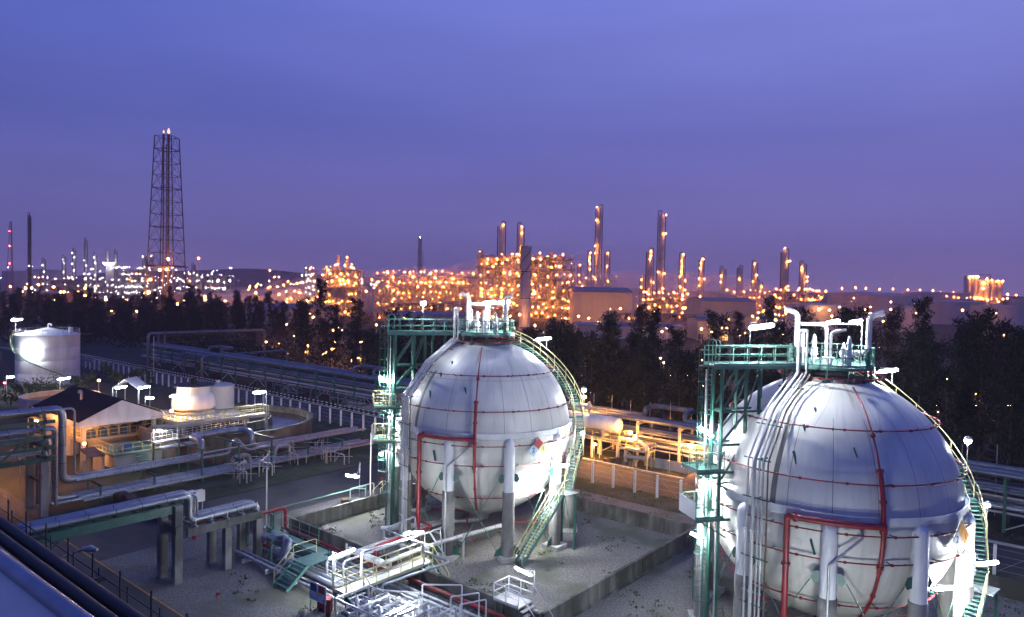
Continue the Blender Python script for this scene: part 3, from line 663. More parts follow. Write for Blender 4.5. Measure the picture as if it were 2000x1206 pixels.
for i, (dx, z, r) in enumerate(((1.5, 7.7, .14), (-1.4, 6.5, .2), (.9, 5.7, .22), (-.4, 5.6, .12), (1.5, 5.6, .1))):
    pipe_thing('silver pipe on the lower tiers of the left gantry, ' + ('near the top', 'under the thick pipe', 'on the lowest tier', 'slim and low', 'thin at its edge')[i], [(XR+dx, -66, z), (XR+dx, -42.3-.3*i, z), (XR+dx, -42.3-.3*i, .6)], r, 'aluminium_cladding', GRP)
for i, (dx, z, r) in enumerate(((-.35, 2.15, .15), (.2, .62, .26), (1.5, .6, .15), (-1.5, .6, .1))):
    pts = [(XR+dx, -40, z), (XR+dx, -24.5, z), (XR+dx, -24.5, z+1.1), (XR+dx-(2 if i == 0 else 0), -22.5, z+1.1), (XR+dx, -22.5, z), (XR+dx, -5.5, z)] if i < 2 else [(XR+dx, -40, z), (XR+dx, -5.5, z)]
    pipe_thing('silver ground level pipe running to the fence, ' + ('beside the thick upper pipe', 'widest of the low pair', 'outer slim one', 'inner slim one')[i], pts, r, 'aluminium_cladding', GRP)
rk = thing('pipe_gantry', 'green and concrete gantry carrying silver pipes over the left road', 'pipe rack', (XR, -44, 0))
for y in (-43.4, -58.5):
    for dx in (-1.7, 1.9):
        g = MB(); g.b2(XR+dx-.28, XR+dx+.28, y-.28, y+.28, 0, 5.2); g.build('concrete_leg', 'concrete', rk)
    g = MB()
    for dx in (-1.7, 1.9): g.beam((XR+dx, y, 5.2), (XR+dx, y, 9.5), .26)
    for z in (5.3, 6.25, 7.2, 8.62): g.beam((XR-2.1, y, z), (XR+2.3, y, z), .25, .28)
    g.build('portal_frame', 'green_dark', rk)
for z in (5.2, 6.2, 7.15, 8.5):
    for dx in (-2.0, 2.2):
        g = MB(); g.beam((XR+dx, -64, z), (XR+dx, -42.6, z), .2, .42 if z < 6 else .3); g.build('girder', 'green_dark', rk)
g = MB(); g.beam((XR-1.7, -43.4, 3), (XR+1.9, -43.4, 3), .25); g.beam((XR-2.0, -43.4, 5.2), (XR-2, -47, 8.5), .14); g.beam((XR+2.2, -47, 5.2), (XR+2.2, -43.4, 8.5), .14); build_each(g, 'bracing', 'green_dark', rk)
for i, y in enumerate((-38.5, -33.5, -28.6, -24.4, -20.4, -15.5, -10.5)):
    tz = 2.2-.38
    t = thing('pipe_stand', f'green steel pipe stand under the long silver run, ' + ('first', 'second', 'third', 'fourth', 'fifth', 'sixth', 'last')[i] + ' from the gantry', 'pipe support', (XR, y, 0), 'pipe stands under the silver run')
    g = MB()
    for dx in (-1.6, 1.4): g.beam((XR+dx, y, 0), (XR+dx, y, tz if i not in (2, 3, 4) else tz+1.7), .16)
    build_each(g, 'leg', 'green_paint', t)
    g = MB(); g.beam((XR-1.9, y, tz-.1), (XR+1.7, y, tz-.1), .16, .2); g.beam((XR-1.6, y, .3), (XR+1.8, y, .3), .16, .16)
    if i in (2, 3, 4): g.beam((XR-3.9, y, tz+1.65), (XR+1.7, y, tz+1.65), .14); g.beam((XR-3.7, y, 0), (XR-3.7, y, tz+1.65), .14)
    g.build('cross_beam', 'green_paint', t)
# second bridge over the plant road: X ~ -14, from Y=-51 to -42, concrete legs
XB = -14.0
t = thing('pipe_bridge', 'green girder pipe bridge on tall concrete legs over the plant road', 'pipe bridge', (XB, -46, 0))
for y, x in ((-42.4, XB+.2), (-42.2, XB+2.0)):
    g = MB(); g.b2(x-.27, x+.27, y-.27, y+.27, 0, 5.55); g.build('concrete_leg', 'concrete', t)
g = MB(); g.b2(XB-.3, XB+2.5, -42.55, -42.05, 3.6, 4.1); g.build('concrete_tie', 'concrete', t)
for dx in (0.1, 1.9):
    g = MB(); g.beam((XB+dx, -51.4, 5.3), (XB+dx, -41.9, 5.3), .22, .6); g.build('girder', 'green_paint', t)
g = MB(); g.beam((XB+.1, -51.3, 0), (XB+.1, -51.3, 5.2), .26); g.beam((XB+1.9, -51.3, 0), (XB+1.9, -51.3, 5.2), .26)
for k in range(8): g.beam((XB+.1, -51.2+k*1.3, 5.5), (XB+1.9, -51.2+k*1.3, 5.5), .1, .14)
g.beam((XB+1.9, -51.3, 3.4), (XB+1.9, -49.4, 5.1), .12); g.build('steel_leg', 'green_paint', t)
G2 = 'pipes on the bridge over the plant road'
bl = ['thick silver pipe on the bridge, nearest the road line', 'silver pipe in the middle of the road bridge', 'slim silver pipe on the far side of the road bridge', 'thin white pipe beside the middle pipe of the road bridge']
for i, (dx, r) in enumerate(((1.75, .2), (.95, .22), (.2, .14), (1.35, .08))):
    zt = 5.78+r; zb = 3.95+r; y1 = -41.2+.25*i
    pts = [(XB+dx-2.5, -66, zt-1.6), (XB+dx-2.5, -54.5, zt-1.6), (XB+dx, -51.2, zt), (XB+dx, y1, zt), (XB+dx, y1, zb), (XB+dx, -35.9+.12*i, zb), (XB+dx, -35.9+.12*i, 1.15+r)]
    if i in (0, 1): 
        e = (XB+dx, -35.9+.12*i, 1.15+r); pts = pts[:-1]+[(XB+dx, e[1], 1.55+r), (XB+2.6+dx, e[1]+.5, 1.55+r), (XB+4.2+dx, e[1]+.3, 2.35), (XB+4.6+dx*.6, e[1]-.2, .75), (-6, -35.6-.5*i, .7), (18, -35.6-.5*i, .7)]
    pipe_thing(bl[i], pts, r, 'aluminium_cladding', G2, bend=.45)
t = thing('pipe_shelf', 'stained concrete beam carrying the bridge pipes beyond the road', 'pipe support', (XB+1, -38.5, 0))
for dx in (-.2, 2.2):
    g = MB(); g.b2(XB+dx-.18, XB+dx+.18, -41.6, -35.8, 3.2, 3.8); g.build('concrete_beam', 'wall_concrete', t)
for x, y in ((XB, -36.2), (XB+2.2, -36.1), (XB+2.2, -38.6), (XB+.1, -38.7)):
    g = MB(); g.b2(x-.25, x+.25, y-.25, y+.25, 0, 3.19); g.build('concrete_leg', 'concrete', t)
g = MB()
for k in range(5): y = -41+k*1.2; g.beam((XB-.4, y, 3.86), (XB+2.5, y, 3.86), .1, .1); g.beam((XB+2.25, y, 3.8), (XB+2.25, y, 4.5), .06)
g.build('pipe_shoe', 'pipe_white', t)
# ------------------------------------------------------------------ rack beyond the perimeter road
GR = 'pipes of the long rack beyond the road'
def lrack(x0, x1, lab, lit):
    t = thing('long_pipe_rack', lab, 'pipe rack', ((x0+x1)/2, 14, 0))
    x = x0
    while x <= x1:
        g = MB()
        for y in (12.2, 15.8): g.beam((x, y, 0), (x, y, 5.0), .26)
        for z in (1.9, 3.3, 4.7): g.beam((x, 11.8, z), (x, 16.2, z), .2, .24)
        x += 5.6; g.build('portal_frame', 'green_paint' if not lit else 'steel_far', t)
    g = MB()
    for z in (1.9, 3.3):
        for y in (12.2, 15.8): g.beam((x0, y, z-.1), (x1, y, z-.1), .12, .18)
    x = x0
    while x+5.6 <= x1: g.beam((x, 12.2, .2), (x+2.8, 12.2, 1.8), .1); g.beam((x+5.6, 12.2, .2), (x+2.8, 12.2, 1.8), .1); x += 11.2
    g.build('bracing', 'steel_far', t)
    return t
lrack(-140, -26, 'long steel pipe rack in blue dusk beyond the perimeter road', 0)
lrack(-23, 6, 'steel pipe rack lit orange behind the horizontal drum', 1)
lrack(9, 80, 'steel pipe rack behind the nearer sphere', 0)
seq = [(12.3, 2.25, .2), (13.1, 2.3, .25), (14.0, 2.2, .15), (14.9, 2.3, .24), (12.5, 3.6, .16), (13.3, 3.66, .24), (14.3, 3.62, .2), (15.3, 3.6, .13), (12.6, 5.1, .26), (13.7, 5.0, .17), (14.5, 5.05, .22), (15.4, 5.2, .32)]
for i, (y, z, r) in enumerate(seq):
    pts = [(-145, y, z)]
    if i in (8, 11):
        for xx in (-118, -66, -7, 40): 
            s = 1 if i == 11 else -1
            pts += [(xx, y, z), (xx, y, z+.9), (xx, y+2.8*s if i == 11 else y+1.6, z+.9), (xx+5.5, y+2.8*s if i == 11 else y+1.6, z+.9), (xx+5.5, y, z+.9), (xx+5.5, y, z)] if i == 11 else [(xx, y, z)]
    pts.append((85, y, z))
    pipe_thing(('front', 'second', 'third', 'rear')[i % 4]+' pipe on the '+('bottom', 'middle', 'top')[i//4]+' tier of the long rack beyond the road', pts, r, 'pipe_dusk' if i % 3 else 'galvanised', GR, bend=.8, n=8, bands=False)
# low retaining wall and little posts under/along the rack
for x0, x1, lab in ((-62, -27, 'low pale retaining wall below the blue pipe rack'), (-4.5, 20, 'low retaining wall lit orange beside the valve platform')):
    g = MB(); n = int((x1-x0)/2.4)
    for k in range(n): a = x0+(x1-x0)*k/n; g.b2(a+.02, x0+(x1-x0)*(k+1)/n-.02, 10.9, 11.1, 0, 1.15+(.02 if k % 2 else 0))
    tag(g.build('retaining_wall', 'pale_concrete'), lab, 'wall')
for (x0, x1, y, h, lab) in ((-64, -28, 10.4, 2.5, 'wire fence with bare grey posts in front of the blue pipe rack'), (-20, 22, 10.2, 2.4, 'wire fence with grey posts before the orange lit pipe rack'), (-22, 60, 17.6, 3.6, 'line of thin tall grey stakes behind the pipe racks')):
    t = thing('stake_fence', lab, 'fence', ((x0+x1)/2, y, 0)); x = x0
    while x < x1: g = MB(); hh = h if y < 17 else h+3+rnd.uniform(-.2, .6); g.beam((x, y, 0), (x, y, hh), .07 if y < 17 else .05); g.build('post', 'galvanised', t); x += 2.9 if y > 17 else 2.4
    g = MB(); g.tube([(x0, y, h*.95), (x1, y, h*.95)], .015, 4); g.tube([(x0, y, h*.5), (x1, y, h*.5)], .012, 4); g.build('wire', 'galvanised', t)
# extra manifolds on the rack strip at left
for i, (px, py) in enumerate(((560, 778), (625, 782), (660, 800), (600, 752), (505, 752), (540, 765), (690, 790))):
    b = G(px, py, 0); b.y = max(9.4, min(b.y, 24)); w = 2.2+.7*(i % 3); h = 1.6+.5*(i % 2)
    g = MB(); g.pipe([(b.x-w, b.y, 0), (b.x-w, b.y, h), (b.x+w, b.y, h), (b.x+w, b.y, 0)], .14, .35); g.pipe([(b.x-w*.6, b.y+.5, 0), (b.x-w*.6, b.y+.5, h*1.25), (b.x+w*1.4, b.y+.5, h*1.25)], .09, .3); g.pipe([(b.x, b.y-.4, 0), (b.x, b.y-.4, h*.7), (b.x+w*1.3, b.y-.4, h*.7), (b.x+w*1.3, b.y+1.5, h*.7)], .12, .3)
    g.lathe([(.2, 0), (.2, .5), (.3, .5), (.3, .6), (.05, .9), (.01, .9)], (b.x+.5, b.y-.4, h*.7), 8)
    tag(g.build('pipe_loop', 'pipe_dusk'), ('squat pipe loop', 'pipe loop with a valve', 'wide pipe loop', 'tall pipe loop', 'far pipe loop', 'pipe loop by the bollards', 'pipe loop near the pale retaining wall')[i]+' in front of the blue pipe rack', 'pipework', 'pipe loops')
# portal of big pipe at the far left crossing to the trees
t = thing('pipe_portal', 'lone tall portal of pipes and lattice truss at the dark tree line', 'pipe portal', (-141, 12, 0))
g = MB(); g.pipe([(-141, 12, 0), (-141, 12, 7.9), (-139, 42, 7.9), (-139, 42, 0)], .38, .9, 10); g.build('main_pipe', 'pipe_dusk', t)
g = MB(); g.pipe([(-140, 15.5, 0), (-140, 15.5, 7.5)], .25, .6, 8); g.beam((-140, 14, 0), (-140, 14, 7.5), .3); g.build('second_pipe', 'pipe_dusk', t)
g = MB()
for z in (5.6, 7.2): g.beam((-140.3, 13, z), (-138.3, 42, z), .16)
for k in range(22): a = k/22; b = (k+1)/22; g.beam((-140.3+2*a, 13+29*a, 5.6 if k % 2 else 7.2), (-140.3+2*b, 13+29*b, 7.2 if k % 2 else 5.6), .09)
g.build('truss', 'steel_dark', t)
# blue-lit outer pipelines behind left racks
for i, (a, b, z, r) in enumerate((((0, 680), (180, 705), 3.2, .3), ((360, 690), (770, 745), 4.6, .35), ((395, 697), (560, 685), 5, .3), ((500, 712), (790, 752), 3.5, .3), ((120, 652), (190, 652), 3, .25))):
    p = G(*a, z); q = G(*b, z); 
    pipe_thing('dim blue pipeline before the dark trees, '+('reaching the far left edge', 'longest one beside the rack', 'slanting behind the longest one', 'lowest and nearest', 'short far one behind the storage tank')[i], [(p.x, p.y, 0), p, q, (q.x, q.y, 0)], r, 'pipe_dusk', 'far blue pipelines', bands=False)
# horizontal drum on its platform, orange lit
t = thing('horizontal_drum', 'horizontal white drum on a steel platform, lit bright orange', 'vessel', (-11.5, 10.9, 0))
zc_ = 4.35
g = MB(); g.drum((-17.8, 10.8, zc_), (-8.2, 10.8, zc_), .98, 20); g.build('drum_shell', 'white_paint', t)
for x in (-16, -10): g = MB(); g.b2(x-.15, x+.15, 10.1, 11.5, 2.75, 3.6); g.build('saddle', 'pale_concrete', t)
g = MB(); g.b2(-19, -7.2, 9.6, 12.1, 2.6, 2.74); g.build('deck', 'grating', t)
for x in (-18.6, -15, -11.3, -7.6):
    for y in (9.8, 11.9): g = MB(); g.beam((x, y, 0), (x, y, 2.6), .2); build_each(g, 'leg', 'steel_far', t)
g = MB(); g.rail([(-19, 9.65, 2.74), (-7.25, 9.65, 2.74), (-7.25, 12.05, 2.74)], 1.05, 1.3, .03); g.build('railing', 'yellow_paint', t)
g = MB(); g.pipe([(-16.5, 10.8, 5.2), (-16.5, 10.8, 6.3), (-12.5, 10.8, 6.3), (-12.5, 10.8, 5.2)], .16, .35); g.pipe([(-14, 10.8, 5.2), (-14, 10.8, 5.8)], .12); g.lathe([(.25, 0), (.25, .3), (.4, .3), (.4, .4), (.1, .9), (.01, .9)], (-12.5, 10.8, 5.9), 10); g.rail([(-15, 11, 5.3), (-10, 11, 5.3)], .8, 1.2, .02, kick=False); g.build('top_nozzle', 'pipe_white', t)
t = thing('valve_skid', 'crowded yellow lit valve platform at the end of the horizontal drum', 'pipework', (-6, 9.5, 0))
g = MB(); g.pipe([(-7.6, 10, 3.0), (-4.6, 10, 3.0), (-3.6, 10, 2.4), (-3.6, 10, 1.1), (-6.5, 9.6, 1.1)], .28, .5); g.pipe([(-6.2, 9.3, 0), (-6.2, 9.3, 2.2), (-4.2, 9.3, 2.2)], .16, .3); g.lathe([(.3, 0), (.3, .5), (.48, .5), (.48, .62), (.15, 1.2), (.01, 1.3)], (-5.2, 10, 2.6), 12); g.tube([(-5, 9.7, 0), (-5, 9.7, 1)], .2, 10); g.build('pipework', 'pipe_white', t)
g = MB(); g.b2(-7, -3, 8.9, 10.9, 1.98, 2.06); g.build('deck', 'grating', t)
g = MB()
for x in (-6.9, -3.1):
    for y in (9, 10.8): g.beam((x, y, 0), (x, y, 2), .14)
build_each(g, 'leg', 'yellow_paint', t)
g = MB(); g.rail([(-7, 8.95, 2.06), (-3, 8.95, 2.06), (-3, 10.85, 2.06)], 1, 1, .03); g.build('railing', 'yellow_paint', t)
g = MB()
for k in range(5): g.b2(-9+k*.9, -8.5+k*.9, 8.7, 9.2, 0, .5+.2*(k % 3))
g.b2(-9.4, -4.2, 8.5, 9.4, .0, .08); g.build('ground_pump', 'rusty_wall', t)
lamp_post('sodium lamp glaring over the valve platform beside the horizontal drum', (-5.6, 9.3, 4.1), (-6.9, 9.0, 2.06), m='sodium_near', globe=.2)
lamp_post('sodium lamp above the horizontal drum, on a thin pole', (-13.8, 11.6, 7.2), (-13.8, 11.6, 2.74), m='sodium_near', globe=.2)
lamp_post('sodium lamp low behind the horizontal drum', (-18.5, 9.0, 1.9), (-18.5, 9.2, 0), m='sodium_near', globe=.17)
lamp_post('sodium lamp below the pipe rack at the valve platform', (-1.2, 13.6, 2.6), (-1.2, 13.4, 0), m='sodium_near', globe=.17)
g = MB(); random.seed(5)
g.lathe([(3.4, 0), (3.0, .35), (2.2, .7), (1.0, .9), (.01, .95)], (5.0, 9.6, 0), 20); o = g.build('soil_mound', 'rusty_wall'); tag(o, 'bare earth mound at the roadside lit orange', 'mound')

lamp_post('added sodium lamp under the lit pipe rack, nearest the retaining wall', (1.2, 11.6, 3.0), (1.2, 11.5, 0), m='sodium_near', globe=.17)  # this and the next two lamps are added to brighten the orange rack
lamp_post('added sodium lamp under the lit pipe rack, behind the ladder tower', (4.6, 11.4, 3.0), (4.6, 11.3, 0), m='sodium_near', globe=.17)
lamp_post('added sodium lamp among the legs of the drum platform', (-10.5, 9.2, 1.9), (-10.5, 9.1, 0), m='sodium_near', globe=.15)
# ------------------------------------------------------------------ left facility
# white storage tank
TC = V((-124.6, -14.6, 0)); TR = 5.5; TH = 9.9
t = thing('oil_tank', 'white cylindrical storage tank with cone roof and stair along its wall', 'storage tank', TC)
g = MB(); g.lathe([(TR, 0), (TR, 2.4), (TR-.01, 2.42), (TR, 2.44), (TR, 4.9), (TR-.01, 4.92), (TR, 4.94), (TR, 7.4), (TR-.01, 7.42), (TR, 7.44), (TR, TH)], TC, 64); g.build('shell', 'white_paint', t)
g = MB(); g.lathe([(TR+.12, TH-.12), (TR+.12, TH), (.3, TH+1.25), (.01, TH+1.27)], TC, 64); g.build('cone_roof', 'white_paint', t)
g = MB(); g.pipe([TC+V((0, 0, TH+1)), TC+V((0, 0, TH+2)), TC+V((.5, .4, TH+2)), TC+V((.5, .4, TH+1.6))], .14, .25); g.cyl(TC+V((3, 3, TH)), TC+V((3, 3, TH+1.4)), .4); g.build('roof_vent', 'white_paint', t)
g = MB(); g.rail([TC+V(((TR-.1)*math.cos(a*PI/20), (TR-.1)*math.sin(a*PI/20), TH)) for a in range(0, 40)], 1.0, 1.7, .022, closed=True, kick=False); g.build('roof_railing', 'galvanised', t)
a0 = math.atan2(-HR.y, -HR.x); N = 44; tr = MB(); st_ = MB(); rl = MB(); po = []
for i in range(N+1):
    u = i/N; a = a0+u*2.55; z = TH-.1-u*(TH-2.2); q0 = TC+V((TR*math.cos(a), TR*math.sin(a), z)); q1 = TC+V(((TR+.75)*math.cos(a), (TR+.75)*math.sin(a), z)); po.append(q1); tr.beam(q0, q1, .26, .05)
st_.tube(po, .09, 4); rl.tube([p+V((0, 0, 1)) for p in po], .03, 5); rl.tube([p+V((0, 0, .5)) for p in po], .022, 5)
for p in po[::4]: rl.tube([p, p+V((0, 0, 1))], .025, 5)
so = tr.build('stair_treads', 'green_paint', t); st_.build('stair_stringer', 'green_paint', so); rl.build('stair_handrail', 'yellow_paint', so)
g = MB(); g.lathe([(TR+.5, 0), (TR+.5, .25), (.01, .25)], TC, 48); g.build('foundation', 'pale_concrete', t)
pole = TC+V((-HR.x, -HR.y, 0))*(TR+1.0)
lamp_post('tube lamp on a tall pole above the white storage tank stairs', A(33, 625, 138), (pole.x, pole.y, 0), iax(20), 1.6, 'tube_strong', .16, pr=.08)
fc = TC-HF*(TR+.9)+V((0, 0, 6.9))
lamp_post('floodlight glaring against the wall of the white storage tank', fc+HR*.2, TC-HF*(TR+.5)+V((0, 0, 4.2))+HR*.3, HR, .9, 'tube_strong', .2, pr=.05)
# shrubs along the tank
def shrub(name, label, c, h, w, group, m='leaf', n=420, tree=False):
    t = thing(name, label, 'shrub' if not tree else 'tree', c, group); g = MB(); rr = random.Random(int(c[0]*13+c[1]*7))
    for k in range(5): a = rr.uniform(0, 6.28); g.tube([V(c), V(c)+V((math.cos(a)*w*.3, math.sin(a)*w*.3, h*.7))], [.06, .02], 5)
    g.build('trunk', 'bark', t); g = MB()
    lumps = [(rr.uniform(-w, w)*.6, rr.uniform(-w, w)*.6, h*rr.uniform(.3, .8), rr.uniform(.3, .55)*w) for _ in range(7)]
    for k in range(n):
        lx, ly, lz, lr = lumps[rr.randrange(7)]; d = V((rr.gauss(0, 1), rr.gauss(0, 1), rr.gauss(0, .8))).normalized()*lr*rr.uniform(.5, 1.1); p = V(c)+V((lx, ly, lz))+d
        if p.z < .05: continue
        q = V((rr.gauss(0, 1), rr.gauss(0, 1), rr.gauss(0, 1))).normalized(); s = q.orthogonal().normalized(); u = rr.uniform(.10, .24)
        g._add([p+q*u, p+s*u*.5, p-q*u, p-s*u*.5], [(0, 1, 2, 3)])
    g.build('crown', m, t); return t
sh = [((40, 775), 3.0, 'round shrub at the left foot of the white storage tank'), ((62, 782), 3.4, 'dark bushy shrub near the left foot of the white storage tank'), ((88, 780), 4.6, 'tallest shrub in front of the white storage tank'), ((108, 775), 3.2, 'shrub in front of the right side of the white storage tank'), ((22, 792), 3.0, 'shrub at the left frame edge before the white storage tank'),
      ((150, 757), 2.6, 'low bush to the right of the white storage tank'), ((172, 762), 3.2, 'bush between the white storage tank and the yellow star lamp'), ((205, 742), 4.2, 'upright bush behind the yellow star lamp'), ((228, 750), 3.2, 'bush right of the yellow star lamp'), ((245, 758), 3.0, 'bush behind the small canopy'), ((285, 748), 3.2, 'small bush in front of the orange lit road stretch'), ((262, 745), 2.8, 'bush near the fence behind the small canopy')]
for (px, py), h, lb in sh: b = G(px, py, 0); shrub('shrub', lb, (b.x, b.y, 0), h, h*.55, 'shrubs round the storage tank')
# clarifier: two concentric concrete basins with a rake bridge
CC = G(447, 818, 3.3); CC.z = 0; HZ = 3.3
t = thing('clarifier_basin', 'large round concrete clarifier basin with an inner ring and dark water', 'water basin', CC)
g = MB(); g.lathe([(10.5, 0), (10.5, HZ), (10.15, HZ), (10.15, 1.0)], CC, 96); g.build('outer_wall', 'rusty_wall', t)
g = MB(); g.lathe([(10.53, HZ-.02), (10.58, HZ+.02), (10.58, HZ+.1), (10.1, HZ+.1), (10.1, HZ-.1)], CC, 96); g.build('coping', 'wall_concrete', t)
g = MB(); g.lathe([(5.4, 1.0), (5.4, HZ+.25), (5.15, HZ+.25), (5.15, 1.0)], CC, 72); g.build('inner_wall', 'wall_concrete', t)
g = MB(); g.disc(CC+V((0, 0, HZ-.75)), 10.2, 72); g.build('water_surface', 'basin_water', t)
t = thing('basin_walkway', 'white railed walkway reaching out over the clarifier basin', 'walkway', CC+V((0, 0, HZ)))
e0 = G(300, 842, 4.2); e1 = G(520, 806, 4.7); e0.z = e1.z = 4.5; d = (e1-e0).normalized(); sd = V((d.y, -d.x, 0))
g = MB(); g.beam(e0, e1, 1.3, .25); g.build('deck', 'pale_concrete', t)
for s in (-.62, .62):
    g = MB(); g.rail([e0+sd*s+V((0, 0, .12)), e1+sd*s+V((0, 0, .12))], 1.1, 1.1, .035); g.build('railing', 'yellow_paint', t)
g = MB()
for k in range(6): p = e0.lerp(e1, k/5); g.beam((p.x, p.y, .1), (p.x, p.y, 4.4), .25)
build_each(g, 'leg', 'pale_concrete', t)
lamp_post('tube lamp over the end of the clarifier walkway', A(505, 767, (e1-CAM).dot(HF)), e1+V((0, 0, .1)), iax(-20), 1.5, 'tube_strong', .14)
# cooling tower and small tank on the raised slab
pc = G(378, 805, 3.8)
t = thing('equipment_slab', 'raised concrete slab under the cooling tower, lit warm orange', 'platform', (pc.x, pc.y, 0))
g = MB(); g.box((pc.x+1, pc.y, 3.55), (11.5, 9.5, .3)); g.build('deck', 'pale_concrete', t)
for dx in (-4.3, 0, 6): 
    for dy in (-4.3, 4.2): g = MB(); g.b2(pc.x+dx-.2, pc.x+dx+.2, pc.y+dy-.2, pc.y+dy+.2, 0, 3.4); build_each(g, 'leg', 'pale_concrete', t)
g = MB(); g.rail([(pc.x-4.7, pc.y-4.7, 3.7), (pc.x+6.7, pc.y-4.7, 3.7), (pc.x+6.7, pc.y+4.7, 3.7)], 1.1, 1.2, .035); g.build('railing', 'yellow_paint', t)
t = thing('cooling_tower', 'white bell shaped cooling tower with a dark fan rim', 'cooling tower', (pc.x, pc.y, 3.7))
g = MB(); g.lathe([(2.6, 0), (2.65, .35)], pc, 40); g.lathe([(2.55, .55), (2.72, .75), (2.7, 1.5), (2.55, 2.1), (2.1, 2.6), (2.02, 3.4), (2.15, 3.6)], pc, 40); g.build('casing', 'white_paint', t)
g = MB(); g.lathe([(2.45, .3), (2.45, .6)], pc, 32); g.build('louvre_band', 'rusty_wall', t)
g = MB(); g.lathe([(2.6, 3.6), (2.65, 3.7), (.01, 3.78)], pc, 32); g.cyl(pc+V((0, 0, 3.8)), pc+V((0, 0, 4.5)), .35); g.build('fan_deck', 'black_rubber', t)
g = MB(); g.beam(pc+V((1.95, -1.95, 0)), pc+V((1.5, -1.45, 3.6)), .07); g.beam(pc+V((2.25, -1.65, 0)), pc+V((1.8, -1.15, 3.6)), .07); g.build('ladder', 'galvanised', t)
q = G(402, 798, 3.8)+HF*2.2+HR*.8
t = thing('chemical_tank', 'pale grey cylindrical tank half hidden behind the cooling tower', 'tank', q)
g = MB(); g.lathe([(2.1, -.1), (2.1, 2.9), (1.9, 3.05), (.01, 3.3)], q, 32); g.build('shell', 'tank_far', t); g = MB(); g.cyl(q+V((0, 0, 3.2)), q+V((0, 0, 3.6)), .25); g.build('manhole', 'galvanised', t)
lamp_post('tube lamp glaring beside the left flank of the cooling tower', A(343, 773, 91), A(338, 800, 91), iax(45), 1.3, 'tube_warm', .14)
lamp_post('added sodium lamp under the equipment slab before the cooling tower', A(372, 819, 90.5), A(372, 840, 90.5), m='sodium_yard', globe=.15)  # three sodium lamps added to turn the slab orange
lamp_post('added sodium lamp on the front corner of the cooling tower slab', A(335, 803, 90), A(335, 822, 90), m='sodium_yard', globe=.17)
lamp_post('second added sodium lamp, under the clarifier walkway', A(425, 823, 89), A(425, 850, 89), m='sodium_yard', globe=.15)
g = MB(); rr = random.Random(2)
for k in range(9): x = pc.x-2+k*.9; g.pipe([(x, pc.y-5.2-.2*k, 0), (x, pc.y-5.2-.2*k, 2.2+.2*(k % 3)), (x+1.5, pc.y-5.2-.2*k, 2.2+.2*(k % 3)), (x+1.5, pc.y-7.4, 2.2+.2*(k % 3)), (x+1.5, pc.y-7.4, 0)], .07+.03*(k % 3), .25)
tag(g.build('pump_pipework', 'pipe_white'), 'tangle of pump pipes in front of the cooling tower slab', 'pipework')
# gable roof building
BX0, BX1, BY0, BY1, EZ, AZ = -67.5, -53.2, -33.8, -25.2, 4.75, 6.75
t = thing('plant_building', 'open sided plant house with dark gable roof and white gable end', 'building', ((BX0+BX1)/2, (BY0+BY1)/2, 0))
ym = (BY0+BY1)/2; ov = .5
g = MB()
for s, ye in ((-1, BY0), (1, BY1)):
    a = V((BX0-ov, ye+s*ov, EZ-.1)); b = V((BX1+ov, ye+s*ov, EZ-.1)); c = V((BX1+ov, ym, AZ)); d = V((BX0-ov, ym, AZ)); n = V((0, 0, .12))
    g._add([a, b, c, d, a+n, b+n, c+n, d+n], [(0, 3, 2, 1), (4, 5, 6, 7), (0, 1, 5, 4), (3, 7, 6, 2), (1, 2, 6, 5), (0, 4, 7, 3)])
    for k in range(14): u = (k+.5)/14; p = a.lerp(d, u)+n*1.1; q = b.lerp(c, u)+n*1.1; g.beam(p, q, .05, .03)
ro = g.build('roof', 'roof_dark', t)
g = MB(); g.pipe([(-60.5, -31.2, 5.4), (-60.5, -31.2, 7.1), (-61.2, -31.2, 7.1), (-61.2, -31.2, 6.8)], .16, .25); g.build('flue', 'galvanised', ro)
g = MB(); x = BX1+ov-.06; g._add([V((x, BY0-ov, EZ-.75)), V((x, BY1+ov, EZ-.75)), V((x, BY1+ov, EZ-.12)), V((x, ym, AZ-.02)), V((x, BY0-ov, EZ-.12)), V((x+.1, BY0-ov, EZ-.75)), V((x+.1, BY1+ov, EZ-.75)), V((x+.1, BY1+ov, EZ-.12)), V((x+.1, ym, AZ-.02)), V((x+.1, BY0-ov, EZ-.12))], [(4, 3, 2, 1, 0), (5, 6, 7, 8, 9)]+[(i, (i+1) % 5, 5+(i+1) % 5, 5+i) for i in range(5)]); g.build('gable_end', 'white_paint', t)
g = MB(); g.b2(BX0-ov, BX1+ov-.08, BY0-ov-.08, BY0-ov+.02, EZ-.75, EZ-.1); g.b2(BX0-ov, BX1+ov-.08, BY1+ov, BY1+ov+.1, EZ-.75, EZ-.1); g.build('fascia', 'white_paint', t)
g = MB(); xw = BX1-4.2
g.b2(BX0, xw, BY0, BY0+.2, 0, EZ-.3); g.b2(BX0, xw, BY1-.2, BY1, 0, EZ-.3); g.b2(xw-.2, xw, BY0+.2, BY1-.2, 0, EZ-.3); g.b2(BX0, BX0+.2, BY0+.2, BY1-.2, 0, EZ-.3); g.build('wall', 'wall_cream', t)
for x, y in ((BX1-.2, BY0+.3), (BX1-.2, BY1-.3), (BX1-4, BY0+.3)):
    g = MB(); g.b2(x-.2, x+.2, y-.2, y+.2, 0, EZ-.4); g.build('pillar', 'wall_cream', t)
g = MB(); g.b2(BX0+2, BX1-.4, BY0+.1, BY1-.1, 2.1, 2.28); g.build('upper_floor', 'wall_cream', t)
